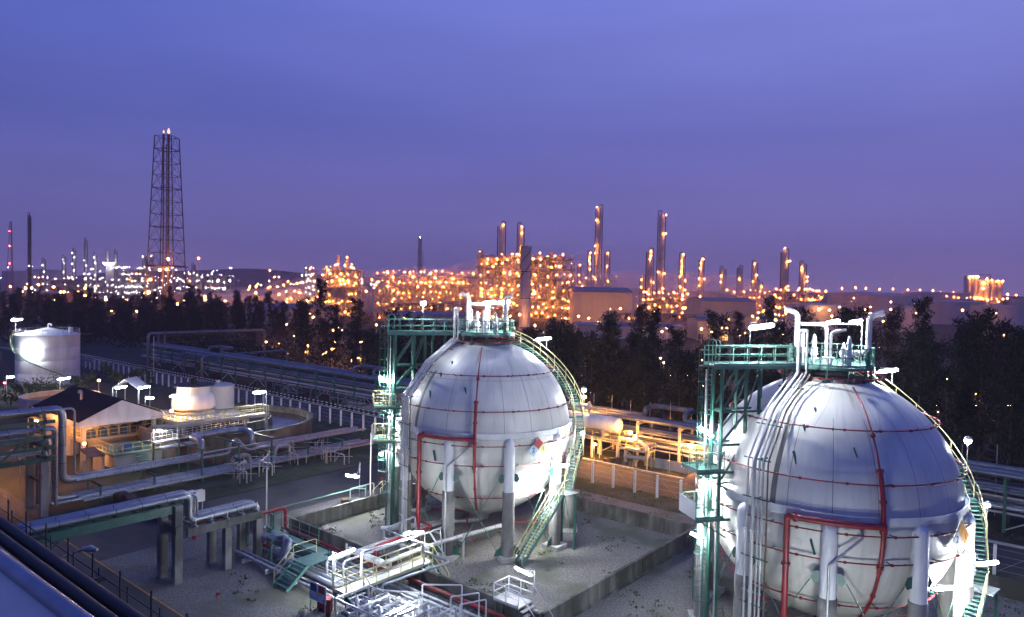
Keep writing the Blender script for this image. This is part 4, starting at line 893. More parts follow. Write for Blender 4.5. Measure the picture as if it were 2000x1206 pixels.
for i, x in enumerate((BX0+2.5, xw-1.6)):
    g = MB(); g.b2(x-.75, x+.75, BY0-.05, BY0-.005, 2.95, 4.0); f = g.build('window', 'wall_cream', t); g = MB(); g.b2(x-.65, x-.03, BY0-.07, BY0-.055, 3.05, 3.9); g.b2(x+.03, x+.65, BY0-.07, BY0-.055, 3.05, 3.9); g.build('pane', 'glass_dark', f)
g = MB(); g.b2(xw+.01, xw+.06, -32.6, -31.6, 0, 2.0); g.build('door', 'rusty_wall', t)
g = MB(); g.b2(xw+.02, xw+.1, -30.5, -28.6, 2.9, 3.9); f = g.build('window', 'wall_cream', t); g = MB(); g.b2(xw+.1, xw+.12, -30.35, -28.75, 3.0, 3.8); g.build('pane', 'glass_dark', f)
g = MB(); g.rail([(xw, BY0+.15, 2.28), (BX1-.4, BY0+.15, 2.28), (BX1-.4, BY1-.2, 2.28)], 1.0, 1.0, .03); g.build('balcony_railing', 'yellow_paint', t)
for i, (x, z) in enumerate(((xw-1.2, 1.9), (xw-1.1, .9))):
    t2 = thing('air_conditioner', ('upper' if i == 0 else 'lower')+' air conditioner unit on the side wall of the plant house', 'air conditioner', (x, BY0-.3, z)); g = MB(); g.b2(x-.45, x+.45, BY0-.45, BY0-.01, z, z+.65); g.build('casing', 'pale_concrete', t2); g = MB(); g.lathe([(.26, 0), (.22, .02), (.01, .02)], (0, 0, 0), 16); g.v = [(x+p[0], BY0-.45-p[2], z+.33+p[1]) for p in g.v]; g.build('fan_grille', 'black_rubber', t2)
g = MB()
for k in range(5): g.lathe([(.01, 0), (.5, 0), (.5, .9), (.15, 1.1), (.01, 1.1)], (BX1-1.5-.1*k, BY0+1.6+1.3*k, 2.28), 14)
tag(g.build('pump_set', 'blue_plastic'), 'row of dark blue machines on the upper floor of the plant house', 'machinery')
lamp_post('sodium lamp lighting the side wall of the plant house', (-59.5, -36.4, 4.3), (-59.5, -36.6, 0), m='sodium_yard', globe=.2)
lamp_post('sodium lamp inside the open porch of the plant house', (-55.6, -32.2, 3.9), (-56.6, -32.8, 2.28), m='sodium_yard', globe=.12)
lamp_post('sodium lamp low before the plant house porch', (-50.6, -34.4, 2.6), (-50.6, -34.6, 0), m='sodium_yard', globe=.14)
lamp_post('sodium lamp lighting the left road under the gantry', (-52, -45.2, 5.5), (-52, -43.0, 0), m='sodium_near', globe=.22)
lamp_post('sodium lamp at the gantry feet by the left road', (-47.5, -42.2, 3.4), (-47.2, -41.6, 0), m='sodium_yard', globe=.2)
# green treatment platform with stairs in front of the house
t = thing('treatment_platform', 'green floored platform with stairs and pipes before the plant house', 'platform', (-49, -30, 0))
g = MB(); g.b2(-52.6, -46.5, -33, -25.5, 1.5, 1.66); g.build('deck', 'green_slab', t)
g = MB(); g.b2(-52.2, -46.8, -32.7, -25.8, 0, 1.5); g.build('plinth_wall', 'pale_concrete', t)
g = MB()
for k in range(7): g.b2(-46.5+k*.26, -46.24+k*.26, -30.5, -29.4, 1.3-k*.2, 1.36-k*.2)
g.build('steps', 'green_light', t)
g = MB(); g.rail([(-52.4, -32.9, 1.66), (-46.6, -32.9, 1.66), (-46.6, -25.6, 1.66)], 1.1, 1.0, .03); g.build('railing', 'yellow_paint', t)
g = MB(); g.b2(-51, -49, -28, -26.5, 1.66, 3.1); g.b2(-48.6, -47.4, -31.6, -30.6, 1.66, 2.6); g.build('equipment_box', 'blue_plastic', t)
t = thing('barred_shed', 'low shed with barred front and pinkish sloping roof beside the treatment platform', 'shed', (-45, -34.5, 0))
g = MB(); g._add([V((-48.8, -35.6, 2.4)), V((-45.8, -35.6, 2.0)), V((-45.8, -34.0, 2.0)), V((-48.8, -34.0, 2.4))]+[V((-48.8, -35.6, 2.48)), V((-45.8, -35.6, 2.08)), V((-45.8, -34.0, 2.08)), V((-48.8, -34.0, 2.48))], [(3, 2, 1, 0), (4, 5, 6, 7), (0, 1, 5, 4), (1, 2, 6, 5), (2, 3, 7, 6), (3, 0, 4, 7)]); g.build('roof', 'rusty_wall', t)
g = MB(); g.b2(-48.7, -45.9, -34.2, -34.05, 0, 1.98); g.build('wall', 'pale_concrete', t)
g = MB()
for k in range(8): x = -48.6+k*.38; g.beam((x, -35.5, 0), (x, -35.5, 2.38-(x+48.8)*.133), .06)
g.build('bars', 'galvanised', t)
# bright white-lit walkway of pipes in front of the basin wall
t = thing('white_catwalk', 'brightly lit white catwalk with pipes along the clarifier wall', 'walkway', (-44, -27, 0))
a = G(300, 862, 3.2); b = G(470, 832, 3.2); a.z = b.z = 3.0; d = (b-a).normalized(); sd = V((d.y, -d.x, 0))
g = MB(); g.beam(a, b, .9, .1); g.build('deck', 'grating', t)
for s in (-.45, .45): g = MB(); g.rail([a+sd*s, b+sd*s], 1.05, 1.2, .03); g.build('railing', 'white_paint', t)
g = MB()
for k in range(5): p = a.lerp(b, k/4); g.beam((p.x, p.y, 0), (p.x, p.y, 2.95), .14)
build_each(g, 'leg', 'green_paint', t)
g = MB()
for k in range(4): o_ = sd*(.9+.35*k); g.tube([a+o_-V((0, 0, .4)), b+o_-V((0, 0, .4))], .09+.03*(k % 2), 8)
g.build('pipe_run', 'pipe_white', t)
lamp_post('leaning tube lamp glaring on the white catwalk', A(321, 836, 81), A(312, 858, 81), iax(50), 1.5, 'tube_white', .12)
lamp_post('tube lamp near the foot of the white catwalk', A(352, 868, 83), A(345, 885, 83), iax(30), 1.0, 'tube_dim', .1)
# canopy
b = G(250, 790, 0); b.z = 0
t = thing('small_canopy', 'small open canopy with a pale folded roof behind the plant house', 'canopy', b)
ce = A(243, 742, 108); g = MB(); q0 = A(220, 758, 108); q1 = A(270, 762, 108); dd = HF*3.5
for p, q in ((ce, q0), (ce, q1)): g._add([p, q, q+dd, p+dd]+[v+V((0, 0, .08)) for v in (p, q, q+dd, p+dd)], [(3, 2, 1, 0), (4, 5, 6, 7), (0, 1, 5, 4), (1, 2, 6, 5), (2, 3, 7, 6), (3, 0, 4, 7)])
g.build('roof', 'tank_far', t)
g = MB()
for q in (q0, q1, q0+dd, q1+dd): g.beam((q.x, q.y, 0), q, .12)
g.build('post', 'galvanised', t)
for (px, py, D, ax, lab, L) in ((125, 740, 122, 35, 'tube lamp on a pole in front of the white storage tank', 1.7), (20, 737, 128, -20, 'tube lamp at the left frame edge beside the storage tank', 1.7), (236, 757, 106.5, 40, 'tube lamp under the small canopy', 1.4), (281, 757, 107, 40, 'tube lamp right of the small canopy', 1.5), (293, 778, 104, -30, 'tube lamp above the railing behind the plant house roof', 1.6)):
    p = A(px, py, D); lamp_post(lab, p, (p.x-HR.x*.7, p.y-HR.y*.7, 0), iax(ax), L, 'tube_dim', .15, pr=.05)
lamp_post('lone yellow lamp shining like a star behind the plant house', A(193, 743, 118), (lambda p: (p.x, p.y, 0))(A(193, 743, 118)), m='sodium_near', globe=.17)
lamp_post('pinkish lamp low at the left foot of the storage tank', A(9, 748, 132), (lambda p: (p.x, p.y, 0))(A(9, 748, 132)), m='beacon_red', globe=.2)
# service road kerb and small round basin behind the house
p = G(118, 800, 0)
t = thing('settling_tank', 'small low round settling tank half hidden behind the plant house', 'water basin', (p.x, p.y, 0))
g = MB(); g.lathe([(5.6, 0), (5.6, 2.4), (5.25, 2.4), (5.25, 1.2)], p, 48); g.build('wall', 'pale_concrete', t); g = MB(); g.disc(p+V((0, 0, 1.6)), 5.3, 48); g.build('water_surface', 'basin_water', t)
# two pale cabinets, cans and clutter by the plant road
for i, (px, py) in enumerate(((370, 1000), (388, 998))):
    b = G(px, py, 0); t = thing('control_cabinet', ('left' if i == 0 else 'right')+' one of two pale control cabinets behind the road bridge leg', 'cabinet', (b.x, b.y, 0), 'pale control cabinets')
    g = MB(); g.b2(b.x-.3, b.x+.3, b.y-.45, b.y+.45, .9, 1.9); g.build('casing', 'white_paint', t); g = MB()
    for s in (-.35, .35): g.beam((b.x, b.y+s, 0), (b.x, b.y+s, .9), .1)
    build_each(g, 'leg', 'pale_concrete', t); g = MB(); g.b2(b.x+.3, b.x+.33, b.y-.4, b.y+.4, .95, 1.85); g.build('door', 'white_paint', t)
b = G(243, 1000, 0)
for i, (dx, dy, r) in enumerate(((0, 0, .42), (.7, .3, .38), (1.5, .1, .34))):
    g = MB(); g.lathe([(.01, 0), (r*.7, .02), (r, r*.6), (r*.8, r*1.3), (r*.25, r*1.7), (.01, r*1.75)], (b.x+dx, b.y+dy, 0), 12)
    tag(g.build('white_sack', 'white_paint'), ('largest', 'middle', 'smallest')[i]+' of three white sacks lying under the road bridge', 'sack', 'white sacks')
t = thing('waste_skip', 'dark row of machinery parked under the road bridge', 'machinery', (b.x+1, b.y+2.5, 0)); g = MB(); g.b2(b.x-4, b.x+6, b.y+.6, b.y+1.6, 0, .7); g.build('body', 'black_rubber', t); g = MB()
for k in range(6): g.b2(b.x-3.8+k*1.7, b.x-2.8+k*1.7, b.y+.7, b.y+1.5, .7, .9+.1*(k % 2))
build_each(g, 'cover', 'steel_dark', t)
# clutter of racks left of the plant road
for i, (px, py) in enumerate(((470, 940), (520, 925), (570, 905), (620, 895), (660, 905))):
    b = G(px, py, 0); g = MB(); rr = random.Random(i)
    for k in range(5): x = b.x+rr.uniform(-1.3, 1.3); y = b.y+rr.uniform(-1.3, 1.3); g.beam((x, y, 0), (x, y, rr.uniform(1.4, 2.8)), .07)
    for z in (.8, 1.9): g.beam((b.x-1.2, b.y-1.2, z), (b.x+1.2, b.y+1.2, z), .06); g.beam((b.x-1.2, b.y+1.2, z), (b.x+1.2, b.y-1.2, z), .06)
    g.pipe([(b.x-1.4, b.y, 0), (b.x-1.4, b.y, 1.2), (b.x+1.2, b.y, 1.2), (b.x+1.2, b.y, 0)], .08, .2)
    tag(g.build('scaffold_stand', 'galvanised'), ('first', 'second', 'third', 'fourth', 'last')[i]+' thin scaffold stand along the plant road, counted from the gantry', 'scaffold', 'scaffold stands')
g = MB(); g.rail([(-22.9, -33.6, 0), (-22.9, -26.8, 0)], 1.3, 1.4, .04, mid=1, kick=False); 
# ------------------------------------------------------------------ trench pipes and walkway in the foreground
GT = 'pipes in the trench before the bund'
tr_ = [(-36.9, .45, .12, 'pipe_white'), (-36.4, .42, .09, 'pipe_white'), (-35.3, .5, .16, 'aluminium_cladding'), (-34.8, .45, .1, 'pipe_white'), (-34.4, .45, .1, 'pipe_white'), (-34.0, .45, .12, 'aluminium_cladding'), (-33.55, .45, .09, 'pipe_white'), (-33.1, .45, .13, 'pipe_white'), (-32.6, .5, .1, 'pipe_white'), (-31.7, .62, .14, 'red_paint')]
ordn = ['outermost', 'second', 'third', 'fourth', 'fifth', 'sixth', 'seventh', 'eighth', 'ninth', 'tenth']
for i, (y, z, r, m) in enumerate(tr_):
    pts = [(-13.5, y, z), (60, y, z)]
    lab = ordn[i]+f' pipe from the viewer in the trench before the bund' if m != 'red_paint' else 'red fire main running along the foot of the bund wall'
    if m == 'red_paint': pts = [(-14.85, -36.5, 2.4), (-14.85, -31.7, 2.4), (-14.85, -31.7, z), (60, -31.7, z)]
    pipe_thing(lab, pts, r, m, GT, bend=.4)
for k in range(12):
    x = -12+k*3.1
    t = MB(); t.b2(x-.12, x+.12, -37.3, -31.85, 0, .3); t.b2(x-.05, x+.05, -37.2, -31.9, .3, .34)
    tag(t.build('pipe_sleeper', 'pale_concrete'), 'concrete sleeper carrying the trench pipes', 'pipe support', 'sleepers under the trench pipes')
# U bends and risers around the trench
pipe_thing('white pipe looping up from the trench and into the bund beside the walkway', [(-4.6, -33.1, .9), (-4.6, -33.1, 1.9), (-.8, -33.1, 1.9), (-.8, -33.1, 1.75), (-.8, -27.2, 1.75), (-.8, -19.5, 1.2)], .17, 'pipe_white', GT, bend=.4)
pipe_thing('red fire pipe climbing over the bund wall behind the walkway', [(-2.5, -32.1, .62), (-2.5, -32.4, 2.35), (-2.5, -26.5, 2.35), (-5.9, -26.2, 2.35), (-5.9, -26.2, .8)], .11, 'red_paint', GT, bend=.4)
for i, (x, z) in enumerate(((-3.3, 1.62), (-3.9, 1.72), (-4.4, 1.6))):
    pipe_thing(('first', 'second', 'third')[i]+' slim white pipe crossing the bund wall towards the farther sphere', [(x, -34.5-.3*i, .5), (x, -34.5-.3*i, z), (x, -24, z), (x-.8, -22.5, z), (x-.8, -22.5, .6)], .09, 'pipe_white', GT, bend=.3)
t = thing('pipe_support_frame', 'white steel frame holding pipes above the bund wall corner', 'pipe support', (-4, -28, 0))
g = MB()
for y in (-32.8, -29.2, -25.4):
    for x in (-5.2, -.2): g.beam((x, y, 0), (x, y, 2.0), .12)
    g.beam((-5.2, y, 1.45), (-.2, y, 1.45), .14)
build_each(g, 'frame', 'pipe_white', t)
# red main with green stands at the far corner
for i, (x, y) in enumerate(((-14.85, -35.2), (-14.85, -33.0), (-12.2, -34.9), (-9.8, -36.2))):
    g = MB(); g.beam((x, y, 0), (x, y, 2.15), .16); g.beam((x-.3, y, 2.12), (x+.3, y, 2.12), .2, .1); g.beam((x, y, 1.5), (x+.4, y, 2.1), .08)
    tag(g.build('pipe_stand', 'green_light'), ('first', 'second', 'third', 'last')[i]+' of the lit green pipe stands near the concrete shelf beam', 'pipe support', 'lit green pipe stands')
t = thing('green_platform', 'pale green floored valve platform behind the concrete shelf leg', 'platform', (-10.5, -33.6, 0))
g = MB(); g.b2(-13.6, -6.2, -34.2, -33.4, 1.2, 1.28); g.build('deck', 'green_light', t)
g = MB(); g.b2(-13.5, -6.3, -34.35, -34.25, .6, 1.2); g.build('girder', 'green_light', t)
g = MB(); g.rail([(-13.5, -32.95, 1.28), (-8.4, -32.95, 1.28)], 1.1, 1.2, .03); g.build('railing', 'green_light', t)
g = MB()
for x in (-13.3, -10.5, -7): g.beam((x, -34.2, 0), (x, -34.2, 1.2), .12); g.beam((x, -33.0, 0), (x, -33.0, 1.2), .12)
build_each(g, 'leg', 'green_paint', t)
t = thing('crossover_steps', 'green crossover steps with yellow rails near the sign board', 'steps', (-5.7, -36, 0))
g = MB()
for k in range(6): g.b2(-6.6, -5.0, -37.9+k*.26, -37.62+k*.26, .2+k*.2, .25+k*.2)
g.build('treads', 'green_light', t); g = MB()
for x in (-6.62, -4.98): g.beam((x, -38.0, .05), (x, -36.3, 1.36), .05, .22)
g.build('stringer', 'green_light', t); g = MB(); g.b2(-6.7, -4.9, -36.4, -34.3, 1.35, 1.42); g.build('landing', 'green_light', t)
g = MB(); g.tube(fillet([(-6.66, -37.9, .1), (-6.66, -37.9, 1.15), (-6.66, -36.35, 2.45), (-6.66, -34.4, 2.45), (-6.66, -34.4, 1.4)], .15), .032, 6); g.tube([(-6.66, -37.9, .65), (-6.66, -36.35, 1.92), (-6.66, -34.4, 1.92)], .024, 5); g.tube([(-6.66, -36.35, 1.4), (-6.66, -36.35, 2.45)], .03, 5); g.build('handrail', 'yellow_paint', t)
# main walkway bridge over the trench
t = thing('walkway_bridge', 'pale walkway bridge with yellow rails crossing over the trench pipes', 'footbridge', (.35, -34, 0))
z = 1.42; X0, X1, Y0, Y1 = -.35, .95, -37.6, -29.8
g = MB(); g.b2(X0, X1, Y0, Y1, z-.08, z); g.build('deck', 'pale_concrete', t)
g = MB(); g.b2(X0+.02, X0+.1, Y0, Y1, z-.36, z-.09); g.b2(X1-.1, X1-.02, Y0, Y1, z-.36, z-.09); g.build('girder', 'green_paint', t)
for x, ya in ((X0+.03, Y0), (X1-.03, Y0+1.5)):
    g = MB(); g.rail([(x, ya, z), (x, Y1-.9 if x > .5 else Y1, z)], 1.1, 1.15, .035); g.build('railing', 'yellow_paint', t)
g = MB(); g.rail([(X1-.05, Y1, z), (X0+.05, Y1, z)], 1.1, 1.0, .035); g.rail([(X0+.05, Y0+.03, z), (X1-.05, Y0+.03, z)], 1.1, 1.0, .035); g.build('end_railing', 'yellow_paint', t)
for sgn, ya, yb in ((1, Y0+.1, Y0+1.45), (1, Y1-.95, Y1-.05)):
    g = MB()
    for k in range(6): g.b2(X1+.03+k*.27, X1+.31+k*.27, ya, yb, z-.22-k*.21, z-.17-k*.21)
    so = g.build('treads', 'pale_concrete' if ya < -35 else 'green_light', t); g = MB()
    for y in (ya, yb): g.beam((X1, y, z-.12), (X1+1.72, y, .05), .05, .22)
    g.build('stringer', 'green_paint', so)
    for y in (ya, yb):
        g = MB(); g.tube(fillet([(X1, y, z+1.1), (X1+.05, y, z+1.1), (X1+1.65, y, 1.05), (X1+1.65, y, .05)], .12), .035, 6); g.tube([(X1, y, z+.55), (X1+1.65, y, .5)], .026, 5); g.tube([(X1, y, z-.1), (X1, y, z+1.1)], .035, 5); g.build('handrail', 'yellow_paint', so)
for x in (X0+.1, X1-.1):
    for y in (Y0+.15, -34.2, Y1-.15): g = MB(); g.beam((x, y, 0), (x, y, z-.36), .1); build_each(g, 'leg', 'green_paint', t)
# overhead service pipes framing the walkway
for i, (p, r, lb) in enumerate((([(-.45, -35.2, .4), (-.6, -35.0, 3.0), (-.2, -28, 3.1), (-.2, -27.6, .5)], .05, 'tall white square hoop pipe behind the walkway bridge'), ([(-1.35, -34.5, .4), (-1.35, -34.5, 2.85), (-.6, -28.7, 2.9), (-.6, -27, .6)], .06, 'second white hoop pipe behind the walkway bridge'), ([(2.35, -35.7, 0), (2.35, -35.7, 1.95), (2.85, -30, 1.95), (1.0, -30.9, 2.45), (1.0, -30.9, 3.0), (-3.2, -30.9, 3.05), (-3.0, -28, 3.4), (-3, -27.5, .5)], .085, 'grey pipe bent all round the far end of the walkway bridge'))):
    pipe_thing(lb, p, r, 'pipe_white' if i != 2 else 'aluminium_cladding', 'service pipes round the walkway', bend=.2, bands=False)
lamp_post('glaring tube lamp over the near end of the walkway bridge', A(668, 1082, 47.2), (lambda p: (p.x, p.y, 0))(A(650, 1082, 47.2)), iax(40), 1.7, 'tube_white', .11, pr=.03)
lamp_post('tube lamp over the middle of the walkway bridge', A(808, 1041, 51), (lambda p: (p.x, p.y, 0))(A(830, 1041, 51)), HR, 1.25, 'tube_white', .1, pr=.03)
lamp_post('brightest tube lamp over the pump manifold at the bottom edge', A(786, 1193, 42), (lambda p: (p.x, p.y, 0))(A(770, 1193, 42)), iax(25), 1.35, 'tube_dim', .12, pr=.03)
# small crossing platform at the bund corner with its lamp
t = thing('corner_platform', 'small white railed platform with steps over the bund wall corner', 'platform', (9.6, -30.6, 0))
g = MB(); g.b2(8.4, 10.4, -31.7, -30.2, 1.42, 1.5); g.build('deck', 'pale_concrete', t)
g = MB(); g.rail([(8.4, -30.25, 1.5), (8.4, -31.7, 1.5), (10.4, -31.7, 1.5)], 1.05, 1.0, .032); g.rail([(8.4, -30.22, 1.5), (10.4, -30.22, 1.5)], 1.05, 1, .032); g.build('railing', 'white_paint', t)
g = MB()
for k in range(6): g.b2(10.45+k*.26, 10.7+k*.26, -31.6, -30.3, 1.25-k*.2, 1.3-k*.2)
g.build('treads', 'pale_concrete', t)
g = MB()
for y in (-31.65, -30.22): g.tube([(10.4, y, 2.5), (11.95, y, 1.05), (11.95, y, 0)], .032, 6)
g.build('handrail', 'white_paint', t)
g = MB()
for x in (8.5, 10.3):
    for y in (-31.6, -30.3): g.beam((x, y, 0), (x, y, 1.42), .09)
build_each(g, 'leg', 'green_paint', t)
lamp_post('slanting tube lamp on a thin pole at the foot of the straight stairs', A(1022, 1116, 45.6), (lambda p: (p.x, p.y, 1.5))(A(1043, 1168, 45.4)), -iax(-38), 1.25, 'tube_dim', .1, pr=.03)
# sign board and red boxes
b = V((-.7, -38.5, 0)); e = iax(-38); n = V((e.y, -e.x, 0))
t = thing('notice_board', 'faded blue, red and yellow notice board on grey posts at the walkway stairs', 'sign', b)
g = MB()
for s in (-.75, .75): q = b+e*s; g.beam(q, q+V((0, 0, 2.0)), .07)
g.build('post', 'galvanised', t); g = MB(); g.beam(b-e*.85+V((0, 0, 1.45)), b+e*.85+V((0, 0, 1.45)), .04, 1.15); bo = g.build('panel', 'sign_white', t)
def cell(x0, x1, z0, z1, m, nm): q = MB(); q.poly([b+n*.03+e*x0+V((0, 0, z0)), b+n*.03+e*x1+V((0, 0, z0)), b+n*.03+e*x1+V((0, 0, z1)), b+n*.03+e*x0+V((0, 0, z1))]); q.build(nm, m, bo)
cell(-.8, -.1, 1.45, 1.95, 'blue_plastic', 'printed_patch'); cell(.1, .8, 1.5, 1.98, 'sign_red', 'printed_patch'); cell(-.1, .5, 1.2, 1.48, 'sign_yellow', 'printed_patch'); cell(-.8, .1, .95, 1.18, 'sign_blue', 'printed_patch')
for i, (px, py) in enumerate(((629, 1193), (640, 1203))):
    b2 = G(px, py, 0); t = thing('hose_box', ('left and rear' if i == 0 else 'right and front')+' one of the two dark red hose boxes below the notice board', 'hose box', b2, 'red hose boxes')
    g = MB(); g.box(b2+V((0, 0, .72)), (.5, .62, .85), VA); g.build('casing', 'red_paint', t); g = MB(); g.box(b2-HF*.27+V((0, 0, .72)), (.04, .5, .7), VA+PI/2); g.build('door', 'red_paint', t)
    g = MB(); g.box(b2+V((0, 0, .15)), (.35, .4, .3), VA); g.build('stand', 'black_rubber', t)
b2 = G(422, 1180, 0); g = MB(); g.tube([b2, b2+V((0, 0, .75))], .02, 6); g._add([b2+V((0, 0, .75)), b2+V((.0, .38, .62)), b2+V((0, 0, .45)), b2+V((.02, 0, .75)), b2+V((.02, .38, .62)), b2+V((.02, 0, .45))], [(0, 1, 2), (5, 4, 3), (0, 3, 4, 1), (1, 4, 5, 2)]); tag(g.build('marker_flag', 'red_paint'), 'tiny red marker flag standing on the gravel', 'flag')
# pump manifold at the bottom edge
t = thing('pump_manifold', 'dense brightly lit white manifold of frames and pipes at the bottom edge', 'pipework', (6, -37, 0))
g = MB()
for k in range(7): x = 2.6+k*1.0; g.pipe([(x, -39.3, .2), (x, -39.3, 1.5+.14*k), (x, -35.4-.2*(k % 3), 1.5+.14*k), (x, -35.4-.2*(k % 3), .5)], .06+.02*(k % 3), .2)
for k in range(7): y = -39.6+k*.38; g.tube([(2.2, y, 1.15+.1*k), (11, y, 1.15+.1*k)], .05+.015*(k % 3), 7)
g.build('pipework', 'pipe_white', t); g = MB()
for x in (2.4, 4.4, 6.6, 8.8):
    for y in (-39.4, -36.9): g.beam((x, y, 0), (x, y, 2.3), .1)
    g.beam((x, -39.4, 2.3), (x, -36.9, 2.3), .1)
for y in (-39.4, -36.9): g.beam((2.4, y, 2.3), (8.8, y, 2.3), .08)
g.build('frame', 'pipe_white', t); g = MB()
for k in range(6): c = V((3+k*1.1, -38.3, 1.5)); g.lathe([(.12, 0), (.2, 0), (.2, .12), (.1, .15), (.1, .4), (.2, .45), (.04, .8), (.01, .8)], c, 10)
g.build('valve', 'white_paint', t)
for i, (x, y, w, h) in enumerate(((7.2, -33.4, 1.9, 2.6), (8.3, -33.0, .9, 2.3), (8.8, -32.9, .7, 2.0), (5.2, -35.2, 2.6, 2.1))):
    g = MB(); g.pipe([(x-w, y-1.6, .5), (x-w, y-1.6, h), (x, y, h), (x, y, .5)], .05, .12, 6); tag(g.build('sampling_pipe', 'white_paint'), ('widest', 'middle', 'smallest', 'front')[i]+' white square hoop pipe above the trench at the bottom edge', 'pipe', 'hoop pipes over the trench')
# small valve clusters on the gravel
for i, (px, py, rd) in enumerate(((545, 1100, 0), (515, 1085, 1), (560, 1112, 0), (690, 1180, 0), (725, 1180, 0))):
    b2 = G(px, py, 0); g = MB(); g.pipe([b2+V((-1.5, .2, .3)), b2+V((-.3, .2, .3)), b2+V((-.3, .2, .75)), b2+V((.5, .2, .75)), b2+V((1.4, -.2, .3))], .09, .15); g.tube([b2+V((-.5, .2, .0)), b2+V((-.5, .2, .9))], .05, 6); g.lathe([(.1, 0), (.22, .05), (.22, .12), (.01, .15)], b2+V((-.5, .2, .85)), 10); g.lathe([(.16, 0), (.16, .35), (.05, .6), (.01, .6)], b2+V((.3, .2, .7)), 10)
    tag(g.build('valve_cluster', 'red_paint' if rd else 'galvanised'), ('grey valve cluster left of the green crossover steps', 'red hand valve before the green platform', 'grey valve cluster closest to the green crossover steps', 'grey valve cluster below the walkway stairs', 'grey valve cluster right of the walkway stairs')[i], 'valve', 'ground valves')
# green sample shed pipework behind the shelf legs
g = MB(); g.pipe([(-19.5, -37.2, 0), (-19.5, -37.2, 1.3), (-18.2, -35.2, 1.8), (-16.0, -35.0, 1.8)], .2, .6, 10); tag(g.build('hose_reel_pipe', 'red_paint'), 'curved red pipe rising behind the concrete shelf legs', 'pipe')
# instrument skids beside the bund at the plant road
b2 = G(675, 985, 0)
t = thing('dosing_skid', 'small skid of valves with an orange body at the bund wall corner', 'pipework', b2)
g = MB(); g.drum(b2+V((-.3, -.2, .45)), b2+V((.3, .2, .45)), .25, 12); g.box(b2+V((0, 0, .12)), (.8, .5, .24)); build_each(g, 'pump_body', 'rusty_wall', t); g = MB(); g.pipe([b2+V((.3, .3, .2)), b2+V((.3, .3, 1.5)), b2+V((.3, 3.2, 1.5)), b2+V((.3, 3.2, 0))], .06, .2); g.pipe([b2+V((-.6, 1, 0)), b2+V((-.6, 1, 1.2)), b2+V((.5, 2, 1.2)), b2+V((.5, 2, 0))], .05, .15); g.build('pipework', 'galvanised', t)
pipe_thing('long pale handrail pipe along the outside of the bund by the plant road', [(-16.9, -31.5, 0), (-16.9, -31.5, 1.75), (-16.9, -21.5, 1.75), (-16.9, -21.5, 0)], .05, 'green_light', bend=.1, bands=False, cat='rail')
t = thing('bund_steps', 'yellow railed green steps over the bund wall at the ladder tower', 'steps', (-14.9, -20.3, 0))
g = MB()
for k in range(6): g.b2(-16.6+k*.26, -16.35+k*.26, -20.9, -20.0, .15+k*.22, .2+k*.22); g.b2(-13.7+k*.26, -13.45+k*.26, -20.9, -20.0, 1.25-k*.2, 1.3-k*.2)
g.build('treads', 'green_light', t); g = MB(); g.b2(-15.1, -13.7, -20.95, -19.95, 1.42, 1.48); g.build('landing', 'green_light', t)
for y in (-20.95, -19.95): g = MB(); g.tube(fillet([(-16.6, y, .1), (-16.6, y, 1.2), (-15.1, y, 2.5), (-13.7, y, 2.5), (-12.3, y, 1.2), (-12.3, y, .05)], .15), .032, 6); g.tube([(-15.1, y, 1.4), (-15.1, y, 2.5)], .03, 5); g.tube([(-13.7, y, 1.4), (-13.7, y, 2.5)], .03, 5); g.build('handrail', 'yellow_paint', t)
# ------------------------------------------------------------------ dark rack right under the viewer
GF = 'dark pipes right below the viewer'
for i, (y, z, r, m) in enumerate(((-53.6, 7.9, .3, 'black_rubber'), (-54.5, 8.1, .3, 'black_rubber'), (-55.4, 8.3, .34, 'black_rubber'), (-56.2, 9.4, .16, 'blue_plastic'))):
    pipe_thing(('outermost dark pipe', 'second dark pipe', 'thickest dark pipe', 'slim blue pipe')[i]+' running below the viewer at the corner', [(-34, y, z), (40, y, z)], r, m, GF, bands=False, n=14)
t = thing('viewing_deck_edge', 'smooth pale grey roof edge at the bottom corner below the viewer', 'roof edge', (5, -59.4, 10))
g = MB(); q = [(-6, -59.55), (24, -59.05), (24, -72), (-6, -72)]; g.prism(q, 12.2, 12.7); g.build('slab', 'pale_roof', t)
g = MB(); g.tube([(-6, -59.3, 12.72), (24, -58.8, 12.72)], .26, 12); g.build('edge_roll', 'aluminium_cladding', t)
g = MB()
for x in (-5, 4, 13): g.beam((x, -62, 0), (x, -62, 12.2), .4)
g.build('column', 'concrete', t)
t = thing('scaffold_railing', 'dark tube railing along the edge of the rack below the viewer', 'railing', (-3, -52.4, 6))
g = MB(); x = -26
pts = [(-30, -52.4, 6.0), (30, -52.4, 6.0)]
for z in (6.3, 7.5): g.tube([(-30, -52.4, z), (30, -52.4, z)], .035, 6)
g.build('rail', 'dark_steel_rail', t)
x = -27
while x < 20: 
    g = MB(); g.tube([(x, -52.4, 4.4), (x, -52.4, 8.3)], .045, 6); g.tube([(x+1.0, -52.5, 5.2), (x+1.0, -52.5, 7.9)], .03, 6); g.build('post', 'dark_steel_rail', t); x += 3.1
t = thing('lower_pipe_rack', 'dark steel rack carrying the pipes below the viewer', 'pipe rack', (0, -55, 0))
for x in (-30, -22, -14, -6, 2, 10, 18, 26):
    g = MB(); g.beam((x, -53, 0), (x, -53, 7.5), .25); g.beam((x, -56.6, 0), (x, -56.6, 7.5), .25); g.beam((x, -52.3, 7.4), (x, -56.9, 7.4), .22); g.beam((x, -52.4, 4.4), (x, -53, 4.4), .1); g.build('portal_frame', 'steel_dark', t)
g = MB(); g.beam((-32, -52.9, 7.3), (30, -52.9, 7.3), .2, .3); g.beam((-32, -52.45, 4.5), (30, -52.45, 4.5), .06, .1); g.build('girder', 'steel_dark', t)

